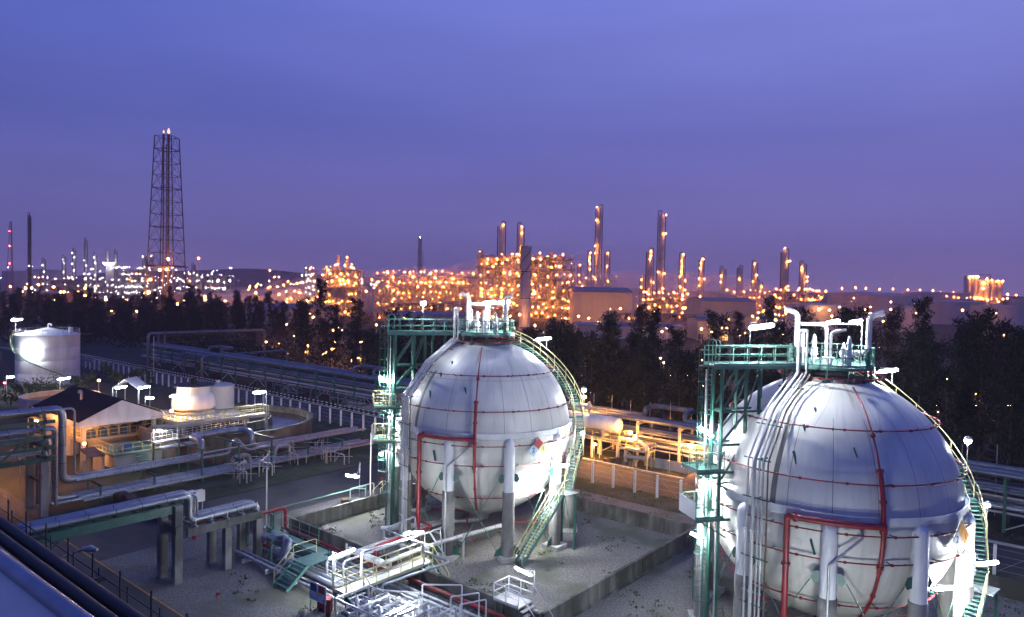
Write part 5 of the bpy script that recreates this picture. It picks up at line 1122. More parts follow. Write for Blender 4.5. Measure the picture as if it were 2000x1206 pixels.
# unseen assumed lamps, added to light the nearer sphere's lower half: same posts, one sphere spacing along the trench
for k, (x, y) in enumerate(((26.6, -36.4), (29.3, -31.6))): lamp_post(('near', 'far')[k]+' assumed tube lamp, out of view, in front of the nearer sphere', (x, y, 3.4), (x-.6, y, 0), HR, 1.5, 'tube_white', .11, pr=.03)
# ------------------------------------------------------------------ trees
def tree_proto(k, h, R, n, lean):
    rr = random.Random(100+k); t = thing('casuarina_tree', 'dark feathery tree in the belt behind the pipe racks', 'tree', (0, 0, 0), 'trees in the dark belt')
    g = MB(); pts = [V((lean*.3*(i/6)**2+rr.uniform(-.06, .06), rr.uniform(-.06, .06), h*.97*i/6)) for i in range(7)]
    g.tube(pts, [.2*(1-i/6.6)+.015 for i in range(7)], 7); limbs = []
    for i in range(34):
        u = .2+.76*i/34; a = i*2.4+rr.uniform(-.5, .5); L = R*(.25+.75*math.sin(PI*min(1, (u-.12)/1.02))**.8)*(1.15-.55*u)*rr.choice((.3, .6, .85, 1.0, 1.25)); p = V((lean*.3*u*u, 0, h*u)); e = p+V((math.cos(a)*L, math.sin(a)*L, L*rr.uniform(.25, .75))); g.tube([p, p.lerp(e, .5)+V((0, 0, -.08*L)), e], [.045, .03, .012], 4); limbs.append((p, e))
    g.build('trunk', 'bark', t); g = MB()
    for q in range(n):
        p, e = limbs[min(33, int(rr.random()**.9*34))]; u = rr.uniform(.3, 1.12); c = p.lerp(e, u)+V((rr.gauss(0, .3), rr.gauss(0, .3), rr.gauss(0, .3)))*(.7+.2*R)
        d = V((rr.gauss(0, .6), rr.gauss(0, .6), rr.gauss(-.15, .8))).normalized(); s = d.orthogonal().normalized(); s.rotate(Matrix.Rotation(rr.uniform(0, 6.28), 3, d)); L = rr.uniform(.2, .5); w = rr.uniform(.035, .1)
        g._add([c-d*L, c+s*w, c+d*L, c-s*w], [(0, 1, 2, 3)])
    g.build('crown', 'needle', t); return t
protos = [tree_proto(0, 18, 2.9, 3600, 1.2), tree_proto(1, 16, 3.4, 3800, -1.6), tree_proto(2, 20, 3.0, 3900, .8), tree_proto(3, 14, 2.6, 2800, -2.0), tree_proto(4, 17, 3.8, 4400, 1.8), tree_proto(5, 12, 3.0, 2800, .4)]
used = [False]*6; random.seed(8); rt = random.Random(21); cnt = 0
kinds = ['tall slender feathery tree', 'broad feathery tree', 'tallest feathery tree', 'short leaning feathery tree', 'wide crowned feathery tree', 'low bushy feathery tree']
def put_tree(x, y, k, s, rz):
    global cnt
    if not used[k]: o = protos[k]; used[k] = True
    else: o = copy_tree(protos[k])
    o.location = (x, y, 0); o.rotation_euler = (0, 0, rz); o.scale = (s, s, s*rt.uniform(.92, 1.08)); cnt += 1
    o['label'] = kinds[k]+' in the dark belt behind the pipe racks'; o['group'] = 'trees in the dark belt'
for row, (yr, sp, x0, x1) in enumerate(((24.5, 5.5, -45, 14), (27, 4.6, -150, 62), (33, 4.6, -200, 70), (40, 5.2, -250, 80))):
    x = x0
    while x < x1:
        xx = x+rt.uniform(-1.7, 1.7); yy = yr+rt.uniform(-2, 2); x += sp*rt.uniform(.8, 1.3)
        p = V((xx, yy, 0))-CAM; px = 1000+FPX*p.dot(RGT)/p.dot(FWD)
        if px > 2120 or px < -120: continue
        if xx < -75 and yy < 36: continue
        gap = (1105 < px < 1150) or (560 < px < 590)
        if gap and rt.random() < .6: continue
        if 440 < px < 545 and rt.random() < .75: continue
        if 1230 < px < 1300 and rt.random() < .35: continue
        s = rt.uniform(.82, 1.08)
        if px < 560: s *= .72
        if 640 < px < 1560: s *= .88
        if px > 1700: s *= rt.choice((.85, 1.0, 1.05))
        put_tree(xx, yy, rt.randrange(6), s, rt.uniform(0, 6.28))
for k in range(120):                     # farther rows on the left
    px = rt.uniform(-20, 600); D = rt.uniform(225, 430); p = A(px, 600, D); put_tree(p.x, p.y, rt.randrange(6), rt.uniform(.6, .85), rt.uniform(0, 6.28))
for k, (px, D, h) in enumerate(((1880, 120, 1.05), (1960, 112, 1.1), (1800, 128, 1.0), (1985, 105, 1.12), (1745, 140, 1.0), (1920, 130, 1.08), (1650, 190, 1.0), (1570, 210, 1.0), (1500, 200, .95), (1190, 205, .98), (1250, 230, .95), (1080, 235, .92), (1440, 215, .9), (700, 215, 1.02), (625, 225, 1.08), (655, 230, 1.05), (590, 225, .95), (550, 235, .98), (500, 260, .9), (290, 290, .85), (370, 300, .9), (230, 300, .85))):
    p = A(px, 700, D); put_tree(p.x, p.y, k % 6, h, k)
for k, (px, py, h) in enumerate(((375, 728, 3.6), (395, 735, 4.2), (350, 715, 3.2), (440, 730, 4.4))):
    b = G(px, py, 0); shrub('shrub', ('leafy', 'tallest leafy', 'low leafy', 'dark leafy')[k]+' tree at the pipe portal foot, tinted yellow', (b.x, b.y, 0), h, h*.6, 'leafy trees at the portal', tree=True)
g = MB(); rr = random.Random(4)
def scrub(x, y, hm):
    for q in range(16):
        c = V((x+rr.gauss(0, 1.1), y+rr.gauss(0, 1.1), hm*rr.random())); d = V((rr.gauss(0, 1), rr.gauss(0, 1), rr.gauss(0, .7))).normalized(); s = d.orthogonal().normalized(); a = rr.uniform(.25, .6); b_ = rr.uniform(.12, .35)
        g._add([c-d*a, c+s*b_, c+d*a, c-s*b_], [(0, 1, 2, 3)])
for k in range(850):
    x = rr.uniform(-260, 75); y = rr.uniform(24 if x > -75 else 36, 58); scrub(x, y, rr.uniform(1.5, 4.5))
for k in range(800):
    p = A(rr.uniform(-30, 620), 600, rr.uniform(215, 430)); scrub(p.x, p.y, rr.uniform(2, 6))
o = g.build('undergrowth', 'needle'); tag(o, 'dark scrub filling the ground under the tree belt', 'undergrowth', kind='stuff')
# ------------------------------------------------------------------ far plants
def oct_(g, p, r, mi=0):
    x, y, z = p; g._add([(x+r, y, z), (x-r, y, z), (x, y+r, z), (x, y-r, z), (x, y, z+r), (x, y, z-r)], [(0, 2, 4), (2, 1, 4), (1, 3, 4), (3, 0, 4), (2, 0, 5), (1, 2, 5), (3, 1, 5), (0, 3, 5)], mi)
LBM = {}
def bulb(parent, p, r, m, name='lamp'):
    key = (round(r, 2), m)
    if key not in LBM:
        me = bpy.data.meshes.new('bulb'); g = MB(); oct_(g, (0, 0, 0), r); me.from_pydata(g.v, [], g.f); me.materials.append(MT[m]); LBM[key] = me
    o = bpy.data.objects.new(name, LBM[key]); COL.objects.link(o)
    if parent is not None: o.parent = parent; o.location = V(p)-WORG[parent.name]
    else: o.location = p
    return o
def gp(px, D): p = A(px, 560, D); return V((p.x, p.y, 0))
def zpx(px, py, D): return A(px, py, D).z
def column_tower(label, px, ytop, wpx, D, lamps, m='shell_far', lm='sodium', name='distillation_column', cat='column tower', br=None, plat=True, side=1, group='distillation columns'):
    b = gp(px, D); H = zpx(px, ytop, D); r = wpx*D/FPX/2*.8; t = thing(name, label, cat, b, group)
    g = MB(); g.lathe([(r*1.15, 0), (r*1.15, H*.28), (r, H*.31), (r, H*.93), (r*.8, H*.97), (r*.3, H*.995), (.02, H)], b, 18); g.build('column_shell', m, t)
    if plat:
        k = 0; z = H*.2
        while z < H*.97:
            g = MB(); g.lathe([(r, z), (r+1.5, z), (r+1.5, z+.18), (r, z+.18)], b, 14, a0=k*1.3, a1=k*1.3+3.6); g.lathe([(r+1.45, z+1.1), (r+1.5, z+1.1), (r+1.5, z+1.22), (r+1.45, z+1.22)], b, 14, a0=k*1.3, a1=k*1.3+3.6); g.build('platform', 'steel_far', t); z += max(7, H*.115); k += 1
        g = MB(); q = HR*side*(r+.8)-HF*.5; g.beam(b+q+V((0, 0, 1)), b+q+V((0, 0, H*.96)), .7, .35); g.pipe([b+HR*-side*(r+.7), b+HR*-side*(r+.7)+V((0, 0, H*1.01)), b+V((0, 0, H*1.02)), b+V((0, 0, H*.98))], .35, 1.2, 6); g.build('ladder_and_pipe', 'steel_dark', t)
    br = br or (.00027 if lm == 'mercury' else .0004)*D
    for (u, s) in lamps:
        bulb(t, b+HR*s*(r+1.0)-HF*(r+.8)+V((0, 0, H*u)), br, lm)
    return t
def process_unit(label, px0, px1, ytop, D, depth, nlev, bays, nl, seed, extras=(), base=0, name='process_unit', fins=0, lr=.42, dens=1.0, lm='sodium'):
    rr = random.Random(seed); b = gp((px0+px1)/2, D); w = (px1-px0)*D/FPX; H = zpx((px0+px1)/2, ytop, D); t = thing(name, label, 'process plant', b)
    X, Y = HR, HF
    def Q(x, y, z): return b+X*x+Y*y+V((0, 0, z))
    lv = [H*(i+1)/nlev for i in range(nlev)]; g = MB(); ys = [-depth/2, 0, depth/2]; xs = [-w/2+w*i/bays for i in range(bays+1)]
    heights = {}
    for i, x in enumerate(xs):
        hx = H*(1 if .12 < i/bays < .9 else rr.choice((.66, .83, 1))); heights[i] = hx
        for y in ys: g.beam(Q(x, y, 0), Q(x, y, hx), .42)
    for z in lv:
        for y in ys: g.beam(Q(-w/2, y, z-.2), Q(w/2, y, z-.2), .3, .45)
        for i, x in enumerate(xs):
            if z <= heights[i]+.1: g.beam(Q(x, ys[0], z-.2), Q(x, ys[-1], z-.2), .3, .4)
    for i in range(bays):
        for j in range(nlev):
            if rr.random() < .3: z0 = lv[j]-H/nlev; g.beam(Q(xs[i], ys[0], z0), Q(xs[i+1], ys[0], lv[j]), .2)
    g.build('steel_frame', 'steel_far', t)
    for j, z in enumerate(lv):
        g = MB(); i = 0
        while i < bays:
            k = min(bays, i+rr.randint(1, 3))
            if rr.random() < .85: p = [Q(xs[i], ys[0]-.9, z), Q(xs[k], ys[0]-.9, z), Q(xs[k], ys[2], z), Q(xs[i], ys[2], z)]; g._add(p+[v+V((0, 0, .12)) for v in p], [(3, 2, 1, 0), (4, 5, 6, 7), (0, 1, 5, 4), (1, 2, 6, 5), (2, 3, 7, 6), (3, 0, 4, 7)])
            i = k
        g.tube([Q(-w/2, ys[0]-.9, z+1.1), Q(w/2, ys[0]-.9, z+1.1)], .07, 4); g.tube([Q(-w/2, ys[0]-.9, z+.6), Q(w/2, ys[0]-.9, z+.6)], .05, 4)
        x = -w/2
        while x < w/2: g.beam(Q(x, ys[0]-.9, z), Q(x, ys[0]-.9, z+1.1), .08); x += 1.8
        g.build('deck', 'steel_far', t)
    for i in range(bays):
        for j in range(nlev):
            z0 = lv[j]-H/nlev
            if lv[j] <= heights[i]+.1 and lv[j] <= heights[i+1]+.1 and rr.random() < .8: g = MB(); g.beam(Q(xs[i]+.3, ys[1]+1, z0+H/nlev/2), Q(xs[i+1]-.3, ys[1]+1, z0+H/nlev/2), .1, H/nlev*rr.uniform(.5, .95)); g.build('fill_panel', rr.choice(('steel_far', 'shell_far', 'rusty_wall')), t)  # panels added behind the steelwork so lamp light fills the bays
    for k in range(int(bays*nlev*.8*dens)):
        j = rr.randrange(nlev); z0 = lv[j-1] if j else 0; x = rr.uniform(-w/2+1, w/2-1); y = rr.uniform(ys[0], 0); r = rr.uniform(.5, 1.25); g = MB()
        if rr.random() < .5: L = rr.uniform(2.5, 5.5); g.drum(Q(x-L/2, y, z0+r+.5), Q(x+L/2, y, z0+r+.5), r, 10); nm = 'horizontal_vessel'
        else: hh = min(H/nlev*rr.uniform(.6, 1.5), H-z0); g.drum(Q(x, y, z0+.5), Q(x, y, z0+hh), r*.8, 10); nm = 'vertical_vessel'
        if k < 44: g.build(nm, rr.choice(('shell_far', 'tank_far', 'steel_far')), t)
    g = MB()
    for k in range(int(bays*nlev*2.2*dens)):
        j = rr.randrange(nlev); z = (lv[j-1] if j else 0)+rr.uniform(.6, H/nlev-.6); x0 = rr.uniform(-w/2, w/2-4); y = rr.uniform(ys[0]-.6, ys[1]); L = rr.uniform(3, 12); r = rr.uniform(.1, .3); x1 = min(w/2, x0+L); z2 = z+rr.uniform(-1, 1)*H/nlev*1.2
        g.tube([Q(x0, y, z), Q(x1, y, z), Q(x1, y, min(H, max(.2, z2)))], r, 5)
    for k in range(int(bays*3*dens)): x = rr.uniform(-w/2, w/2); y = rr.uniform(ys[0]-.8, 0); g.tube([Q(x, y, rr.uniform(0, H*.3)), Q(x, y, H*rr.uniform(.5, 1.03))], rr.uniform(.1, .35), 5)
    g.build('pipework', 'shell_far', t)
    if fins:
        g = MB(); 
        for k in range(fins): x = -w*.42+w*.84*(k+.5)/fins; g.box(Q(x, 0, H+.9), (w*.84/fins*.86, depth*.8, 1.1), VA); g.lathe([(1.2, 0), (1.3, .8), (1.15, .8)], Q(x, -1, H+1.45), 10)
        g.build('fan_bank', 'steel_far', t)
    n = 0
    for j in range(nlev+1):
        z0 = lv[j-1] if j else 0; per = max(2, round(nl/(nlev+1)))
        for i in range(per):
            if n >= 96 or rr.random() < .2: continue
            x = -w/2+w*(i+.5+rr.uniform(-.22, .22))/per; fr = rr.random() < .75; bulb(t, Q(x, ys[0]-.7 if fr else rr.uniform(ys[0], ys[1]), z0+min(2.6, H/nlev*.6)+rr.uniform(-1.1, 1.1)), lr*rr.choice((.2, .33, .5)), lm if rr.random() < .8 else 'sodium'); n += 1
    for (kind, *a) in extras:
        if kind == 'stack': px, yt, wp, mm = a; q = gp(px, D); hz = zpx(px, yt, D); r = wp*D/FPX/2; g = MB(); g.lathe([(r, H*.3), (r, hz), (r*.86, hz), (r*.86, hz-1)], q, 14); g.lathe([(r+.9, hz*.93), (r+.9, hz*.93+.2), (r, hz*.93+.2)], q, 12); g.build('flue_stack', mm, t)
        if kind == 'lamp': px, py = a; q = gp(px, D-depth*.55); bulb(t, q+V((0, 0, zpx(px, py, D-depth*.55))), lr*.6, 'sodium')
    return t
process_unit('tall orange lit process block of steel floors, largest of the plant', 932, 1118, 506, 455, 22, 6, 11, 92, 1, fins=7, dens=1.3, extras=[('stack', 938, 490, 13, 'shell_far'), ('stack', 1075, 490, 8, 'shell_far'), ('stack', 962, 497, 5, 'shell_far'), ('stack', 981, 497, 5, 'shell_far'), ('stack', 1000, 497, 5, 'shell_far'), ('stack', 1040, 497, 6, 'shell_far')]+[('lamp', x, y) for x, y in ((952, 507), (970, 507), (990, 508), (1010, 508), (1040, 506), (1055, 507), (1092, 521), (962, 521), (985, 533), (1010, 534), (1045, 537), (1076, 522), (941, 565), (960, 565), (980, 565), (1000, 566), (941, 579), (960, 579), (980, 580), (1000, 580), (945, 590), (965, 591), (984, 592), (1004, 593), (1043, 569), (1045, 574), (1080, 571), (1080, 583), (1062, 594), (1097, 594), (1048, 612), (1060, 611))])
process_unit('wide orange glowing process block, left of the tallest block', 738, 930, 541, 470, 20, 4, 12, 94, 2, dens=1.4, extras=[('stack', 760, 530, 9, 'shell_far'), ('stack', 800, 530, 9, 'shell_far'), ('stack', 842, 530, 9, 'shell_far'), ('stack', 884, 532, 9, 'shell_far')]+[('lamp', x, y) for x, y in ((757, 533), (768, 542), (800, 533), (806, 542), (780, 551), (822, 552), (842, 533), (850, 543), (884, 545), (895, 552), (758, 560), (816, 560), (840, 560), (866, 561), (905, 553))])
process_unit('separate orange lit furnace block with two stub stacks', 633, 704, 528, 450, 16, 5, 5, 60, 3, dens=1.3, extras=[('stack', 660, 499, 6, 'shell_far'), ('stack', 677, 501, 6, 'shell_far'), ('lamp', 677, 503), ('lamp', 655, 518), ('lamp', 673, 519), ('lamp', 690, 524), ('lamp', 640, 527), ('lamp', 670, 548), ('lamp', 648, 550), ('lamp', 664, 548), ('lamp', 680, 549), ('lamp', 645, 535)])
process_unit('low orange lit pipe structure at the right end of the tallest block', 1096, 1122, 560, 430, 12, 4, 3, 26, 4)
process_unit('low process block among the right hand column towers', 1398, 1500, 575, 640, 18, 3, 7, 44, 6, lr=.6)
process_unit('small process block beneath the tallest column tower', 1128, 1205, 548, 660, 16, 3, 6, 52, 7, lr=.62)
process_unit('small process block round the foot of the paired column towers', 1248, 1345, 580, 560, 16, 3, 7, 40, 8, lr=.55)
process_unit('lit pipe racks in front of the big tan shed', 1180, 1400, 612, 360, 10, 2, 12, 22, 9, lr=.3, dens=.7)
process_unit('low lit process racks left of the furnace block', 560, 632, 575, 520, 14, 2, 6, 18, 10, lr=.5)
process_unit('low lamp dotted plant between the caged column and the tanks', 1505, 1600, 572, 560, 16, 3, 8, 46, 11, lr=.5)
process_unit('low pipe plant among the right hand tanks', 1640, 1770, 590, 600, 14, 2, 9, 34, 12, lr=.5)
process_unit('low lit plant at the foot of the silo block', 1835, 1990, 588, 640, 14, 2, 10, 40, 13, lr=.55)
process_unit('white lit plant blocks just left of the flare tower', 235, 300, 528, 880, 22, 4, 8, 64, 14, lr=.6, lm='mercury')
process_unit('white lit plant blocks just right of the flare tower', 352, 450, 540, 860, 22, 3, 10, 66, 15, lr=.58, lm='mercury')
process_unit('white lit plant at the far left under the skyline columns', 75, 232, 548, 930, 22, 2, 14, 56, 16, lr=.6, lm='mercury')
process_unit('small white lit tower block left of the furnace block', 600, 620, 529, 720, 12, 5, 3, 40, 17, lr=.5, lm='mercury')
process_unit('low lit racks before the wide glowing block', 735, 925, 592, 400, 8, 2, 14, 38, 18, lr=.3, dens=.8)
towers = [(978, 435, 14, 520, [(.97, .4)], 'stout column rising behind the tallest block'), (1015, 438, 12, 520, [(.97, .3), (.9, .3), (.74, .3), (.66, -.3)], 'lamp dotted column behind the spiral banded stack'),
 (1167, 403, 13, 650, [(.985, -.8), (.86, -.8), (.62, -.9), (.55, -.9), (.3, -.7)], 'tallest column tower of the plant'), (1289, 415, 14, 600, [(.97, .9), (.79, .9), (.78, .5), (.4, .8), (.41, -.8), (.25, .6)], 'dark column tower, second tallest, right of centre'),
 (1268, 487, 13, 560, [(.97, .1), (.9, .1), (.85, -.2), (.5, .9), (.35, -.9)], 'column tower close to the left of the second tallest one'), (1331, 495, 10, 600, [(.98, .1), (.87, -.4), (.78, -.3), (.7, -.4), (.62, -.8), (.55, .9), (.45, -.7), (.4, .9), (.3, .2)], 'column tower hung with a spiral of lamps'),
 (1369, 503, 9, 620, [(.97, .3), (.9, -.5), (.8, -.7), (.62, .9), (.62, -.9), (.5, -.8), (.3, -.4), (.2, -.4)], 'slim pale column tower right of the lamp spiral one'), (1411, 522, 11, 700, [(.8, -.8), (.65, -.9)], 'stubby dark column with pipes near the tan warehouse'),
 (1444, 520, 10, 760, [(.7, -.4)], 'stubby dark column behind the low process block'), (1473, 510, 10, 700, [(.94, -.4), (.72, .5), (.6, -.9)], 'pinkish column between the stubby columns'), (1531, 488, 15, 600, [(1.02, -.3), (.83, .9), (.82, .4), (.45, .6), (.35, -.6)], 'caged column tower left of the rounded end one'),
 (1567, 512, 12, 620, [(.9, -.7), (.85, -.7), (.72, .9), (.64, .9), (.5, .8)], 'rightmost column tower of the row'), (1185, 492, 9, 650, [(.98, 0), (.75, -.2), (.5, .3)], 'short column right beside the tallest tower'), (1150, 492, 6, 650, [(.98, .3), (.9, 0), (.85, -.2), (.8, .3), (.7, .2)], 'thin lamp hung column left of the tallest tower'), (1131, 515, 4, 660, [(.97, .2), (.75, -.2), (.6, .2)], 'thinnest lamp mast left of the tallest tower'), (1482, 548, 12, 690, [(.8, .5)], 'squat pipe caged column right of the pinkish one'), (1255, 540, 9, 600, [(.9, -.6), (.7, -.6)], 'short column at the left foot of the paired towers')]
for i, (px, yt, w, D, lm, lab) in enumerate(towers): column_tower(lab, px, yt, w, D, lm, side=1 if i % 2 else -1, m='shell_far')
# stack with spiral strakes
b = gp(1026, 372); H = zpx(1026, 481, 372); r = 20*372/FPX/2
t = thing('chimney_stack', 'wide pale chimney wound with spiral strakes, before the tallest block', 'chimney', b)
g = MB(); g.lathe([(r*1.08, 0), (r*1.08, H*.35), (r, H*.37), (r, H*.69), (r*.99, H*.69), (r*.99, H), (r*.88, H), (r*.88, H-2)], b, 28); g.build('shell', 'tank_far', t)
g = MB()
for s in range(3): g.tube([b+V((math.cos(s*2.094+u*.16)*(r+.15), math.sin(s*2.094+u*.16)*(r+.15), H*(.6+.39*u/30))) for u in range(31)], .2, 4)
g.build('spiral_strake', 'steel_dark', t)
g = MB(); 
for z in (.35, .68): g.lathe([(r+.1, H*z), (r+.25, H*z), (r+.25, H*z+.3), (r+.1, H*z+.3)], b, 24)
g.build('band', 'steel_dark', t)
for (px, yt, w, D, lab) in ((819, 465, 8, 1000, 'slim far chimney above the wide glowing block'),):
    b = gp(px, D); H = zpx(px, yt, D); r = w*D/FPX/2; t = thing('chimney_stack', lab, 'chimney', b); g = MB(); g.lathe([(r*1.3, 0), (r*.9, H), (r*.7, H)], b, 14); g.beam(b+HR*r*1.6, b+HR*r*1.6+V((0, 0, H*.8)), .5); g.build('shell', 'steel_far', t); bulb(t, b+V((0, 0, H+1))-HF*2, .7, 'mercury')
# ------------------------------------------------------------------ flare tower
D = 600; b = gp(325, D); H = zpx(325, 268, D)
t = thing('flare_tower', 'tall lattice flare derrick with two burning risers', 'flare tower', b)
hb, ht = 11.8, 6.9
def leg(sx, sy, z): k = hb+(ht-hb)*z/H; return b+HR*sx*k+HF*sy*k+V((0, 0, z))
for sx in (-1, 1):
    for sy in (-1, 1): g = MB(); g.beam(leg(sx, sy, 0), leg(sx, sy, H), .62); g.build('leg', 'steel_dark', t)
zs = [H*(1-(1-k/13)**1.0) for k in range(14)]; g = MB(); g2 = MB()
cs = [(-1, -1), (1, -1), (1, 1), (-1, 1)]
for k, z in enumerate(zs):
    for i in range(4): a, c = cs[i], cs[(i+1) % 4]; g.beam(leg(*a, z), leg(*c, z), .36 if k % 3 else .6)
    if k < 13:
        for i in range(4):
            a, c = cs[i], cs[(i+1) % 4]; m = (leg(*a, zs[k+1])+leg(*c, zs[k+1]))/2; g2.beam(leg(*a, z), m, .24); g2.beam(leg(*c, z), m, .24)
g.build('horizontal_brace', 'steel_dark', t); g2.build('diagonal_brace', 'steel_dark', t)
zp = zpx(325, 521, D); g = MB(); p = leg(-1, -1, zp); g.box(b+V((0, 0, zp)), (hb*2.1, hb*2.1, 1.0), VA); g.build('platform', 'steel_dark', t)
for dx, rr_, yt in ((-2.8, .65, 261), (1.3, .85, 262)):
    zt_ = zpx(325, yt, D); q = b+HR*dx; g = MB(); g.lathe([(rr_, 0), (rr_, zt_-7), (rr_*1.35, zt_-6.5), (rr_*1.35, zt_-1), (rr_*.9, zt_), (rr_*.7, zt_)], q, 12); g.build('riser', 'rusty_wall', t)
    g = MB(); s = .45 if dx < 0 else .8; g.lathe([(.3*s, 0), (1.2*s, 1.2*s), (1.5*s, 2.4*s), (.9*s, 4.2*s), (.4*s, 5.5*s), (.05, 6.2*s)], q+V((0, 0, zt_)), 10); g.build('flame', 'flame', t)
for dx in (-.6, -.2): g = MB(); g.cyl(b+HR*dx, b+HR*dx+V((0, 0, H*.96)), .22, 6); g.build('pilot_pipe', 'steel_dark', t)
for px, py in ((340, 527), (343, 507), (327, 528), (309, 547), (306, 572)): bulb(t, b+HR*((px-325)*D/FPX)-HF*13+V((0, 0, zpx(px, py, D-13))), .85, 'sodium')
# masts and chimneys far left
b = gp(22, 900); H = zpx(22, 433, 900); t = thing('radio_mast', 'slim red lattice mast with red lamps at the far left', 'mast', b); g = MB()
for sx, sy in ((-1, -1), (1, -1), (0, 1)): g.beam(b+HR*sx*4+HF*sy*4, b+HR*sx*.8+HF*sy*.8+V((0, 0, H)), .5)
for k in range(14): u = k/14; a = 4-3.2*u; g.beam(b+HR*-a+V((0, 0, H*u)), b+HR*(a-.2)+V((0, 0, H*(u+.07))), .3); g.beam(b+HR*a+V((0, 0, H*u)), b+HR*-(a-.2)+V((0, 0, H*(u+.07))), .3)
g.build('lattice', 'red_paint', t)
for py in (452, 481, 515): bulb(t, b-HR*2+V((0, 0, zpx(20, py, 900))), 1.1, 'beacon_red')
column_tower('dark slim chimney with a stepped top at the far left', 58, 418, 6, 850, [(.35, .3), (.12, -.6)], m='steel_dark', lm='mercury', name='chimney_stack', cat='chimney', plat=True, group='far left columns')
for i, (px, yt, w, lm, lab) in enumerate(((168, 466, 6, [(.6, -.5), (.5, .6), (.35, -.4), (.2, .5), (.12, -.3)], 'tallest blue grey column on the left skyline'), (145, 486, 6, [(.9, -.5), (.8, .5), (.65, -.5), (.5, .4), (.35, -.6)], 'dotted blue grey column left of the tallest skyline column'), (125, 500, 6, [(.9, -.4), (.8, .5), (.55, .3)], 'short column fourth on the left skyline'), (186, 495, 7, [(.9, -.2), (.75, .5), (.6, -.4), (.45, .5), (.3, -.3)], 'lamp dotted column right of the tallest skyline column'), (210, 489, 5, [], 'left one of the twin chimneys with the light row'), (226, 489, 5, [], 'right one of the twin chimneys with the light row'), (86, 505, 7, [(.8, 0), (.6, .6)], 'squat column near the far left chimney'), (282, 498, 8, [(.95, -.4), (.7, .4), (.4, -.5)], 'column just left of the flare tower'), (296, 497, 6, [(.97, .3), (.6, -.3)], 'column hidden behind the flare tower leg'), (598, 520, 6, [(.8, 0), (.5, .3)], 'lone column left of the furnace block'), (378, 515, 7, [(.7, .3)], 'dark column right of the flare tower'))): column_tower(lab, px, yt, w, 950, lm, m='steel_far', lm='mercury', group='far left columns')
b = gp(217, 945); t = thing('lit_gallery', 'short bright gallery of white lights between the twin chimneys', 'gallery', b); g = MB(); z = zpx(217, 522, 945); g.box(b+V((0, 0, z/2)), (11, 6, z), VA); g.build('housing', 'steel_far', t)
for k in range(7): bulb(t, b-HF*6+HR*(-6+2*k)+V((0, 0, zpx(217, 515+(k % 2)*2, 939))), .8, 'mercury')
# ------------------------------------------------------------------ sheds and tanks
def shed(label, px0, px1, ytop, ybase, D, depth, m='shed_far', roof=None, doors=0, name='shed', group=None, rise=.12):
    b = gp((px0+px1)/2, D); w = (px1-px0)*D/FPX; H = zpx((px0+px1)/2, ytop, D); t = thing(name, label, 'building', b, group)
    def Q(x, y, z): return b+HR*x+HF*y+V((0, 0, z))
    e = H*(1-rise); g = MB(); g._add([Q(-w/2, 0, 0), Q(w/2, 0, 0), Q(w/2, depth, 0), Q(-w/2, depth, 0), Q(-w/2, 0, e), Q(w/2, 0, e), Q(w/2, depth, e), Q(-w/2, depth, e), Q(-w/2, depth/2, H-.1), Q(w/2, depth/2, H-.1)], [(0, 1, 5, 4), (1, 2, 6, 9, 5), (2, 3, 7, 6), (3, 0, 4, 8, 7)])
    for k in range(int(w/3)): x = -w/2+3*k+1.5; g.beam(Q(x, -.06, 0), Q(x, -.06, e), .1)
    g.build('wall', m, t)
    g = MB(); a = [Q(-w/2-.4, -.5, e-.1), Q(w/2+.4, -.5, e-.1), Q(w/2+.4, depth/2, H), Q(-w/2-.4, depth/2, H), Q(w/2+.4, depth+.5, e-.1), Q(-w/2-.4, depth+.5, e-.1)]; g._add(a+[p+V((0, 0, .2)) for p in a], [(6, 7, 8, 9), (9, 8, 10, 11), (0, 3, 2, 1), (3, 5, 4, 2), (0, 1, 7, 6), (1, 2, 8, 7), (2, 4, 10, 8), (5, 3, 9, 11), (3, 0, 6, 9)]); g.build('roof', roof or 'roof_grey', t)
    for k in range(doors): g = MB(); x = -w*.4+k*w*.8/max(1, doors-1 or 1); p = [Q(x-1.1, -.12, .2), Q(x+1.1, -.12, .2), Q(x+1.1, -.12, 2.6), Q(x-1.1, -.12, 2.6)]; g._add(p, [(0, 1, 2, 3)]); g.build('door', 'steel_dark' if k != 1 else 'window_lit', t)
    return t
shed('big tan windowless shed right of the tallest block', 1121, 1236, 562, 640, 395, 40, doors=3, name='warehouse')
shed('grey roofed warehouse with a lit doorway before the column towers', 1370, 1478, 583, 640, 470, 40, doors=3, roof='roof_grey', name='warehouse')
shed('pale shed behind the grey roofed warehouse', 1400, 1440, 573, 620, 620, 30)
shed('long pink lit building at the foot of the flare tower', 340, 505, 572, 610, 560, 45, m='tank_far', name='warehouse', rise=.25)
shed('long pinkish wall of a low building behind the trees left of the furnace block', 480, 640, 596, 640, 350, 25, m='tank_far', name='warehouse')
shed('low red lit building far left behind the trees', 60, 118, 571, 600, 560, 30, m='rusty_wall'); shed('second low red lit building left of the flare tower', 165, 250, 582, 605, 520, 30, m='rusty_wall')
shed('small yellowish shed among the trees behind the farther sphere', 760, 925, 612, 640, 330, 18, m='tank_far', doors=4); shed('small yellow lit shed behind the trees left of the nearer sphere', 1365, 1425, 622, 660, 300, 18, doors=2); shed('low blue roofed shed behind the trees between the spheres', 1130, 1340, 634, 655, 300, 14, m='tank_far', roof='blue_plastic', doors=0)
shed('pale shed lit orange at the right behind the vent pipes', 1480, 1530, 618, 655, 330, 16, m='shed_far', doors=2)
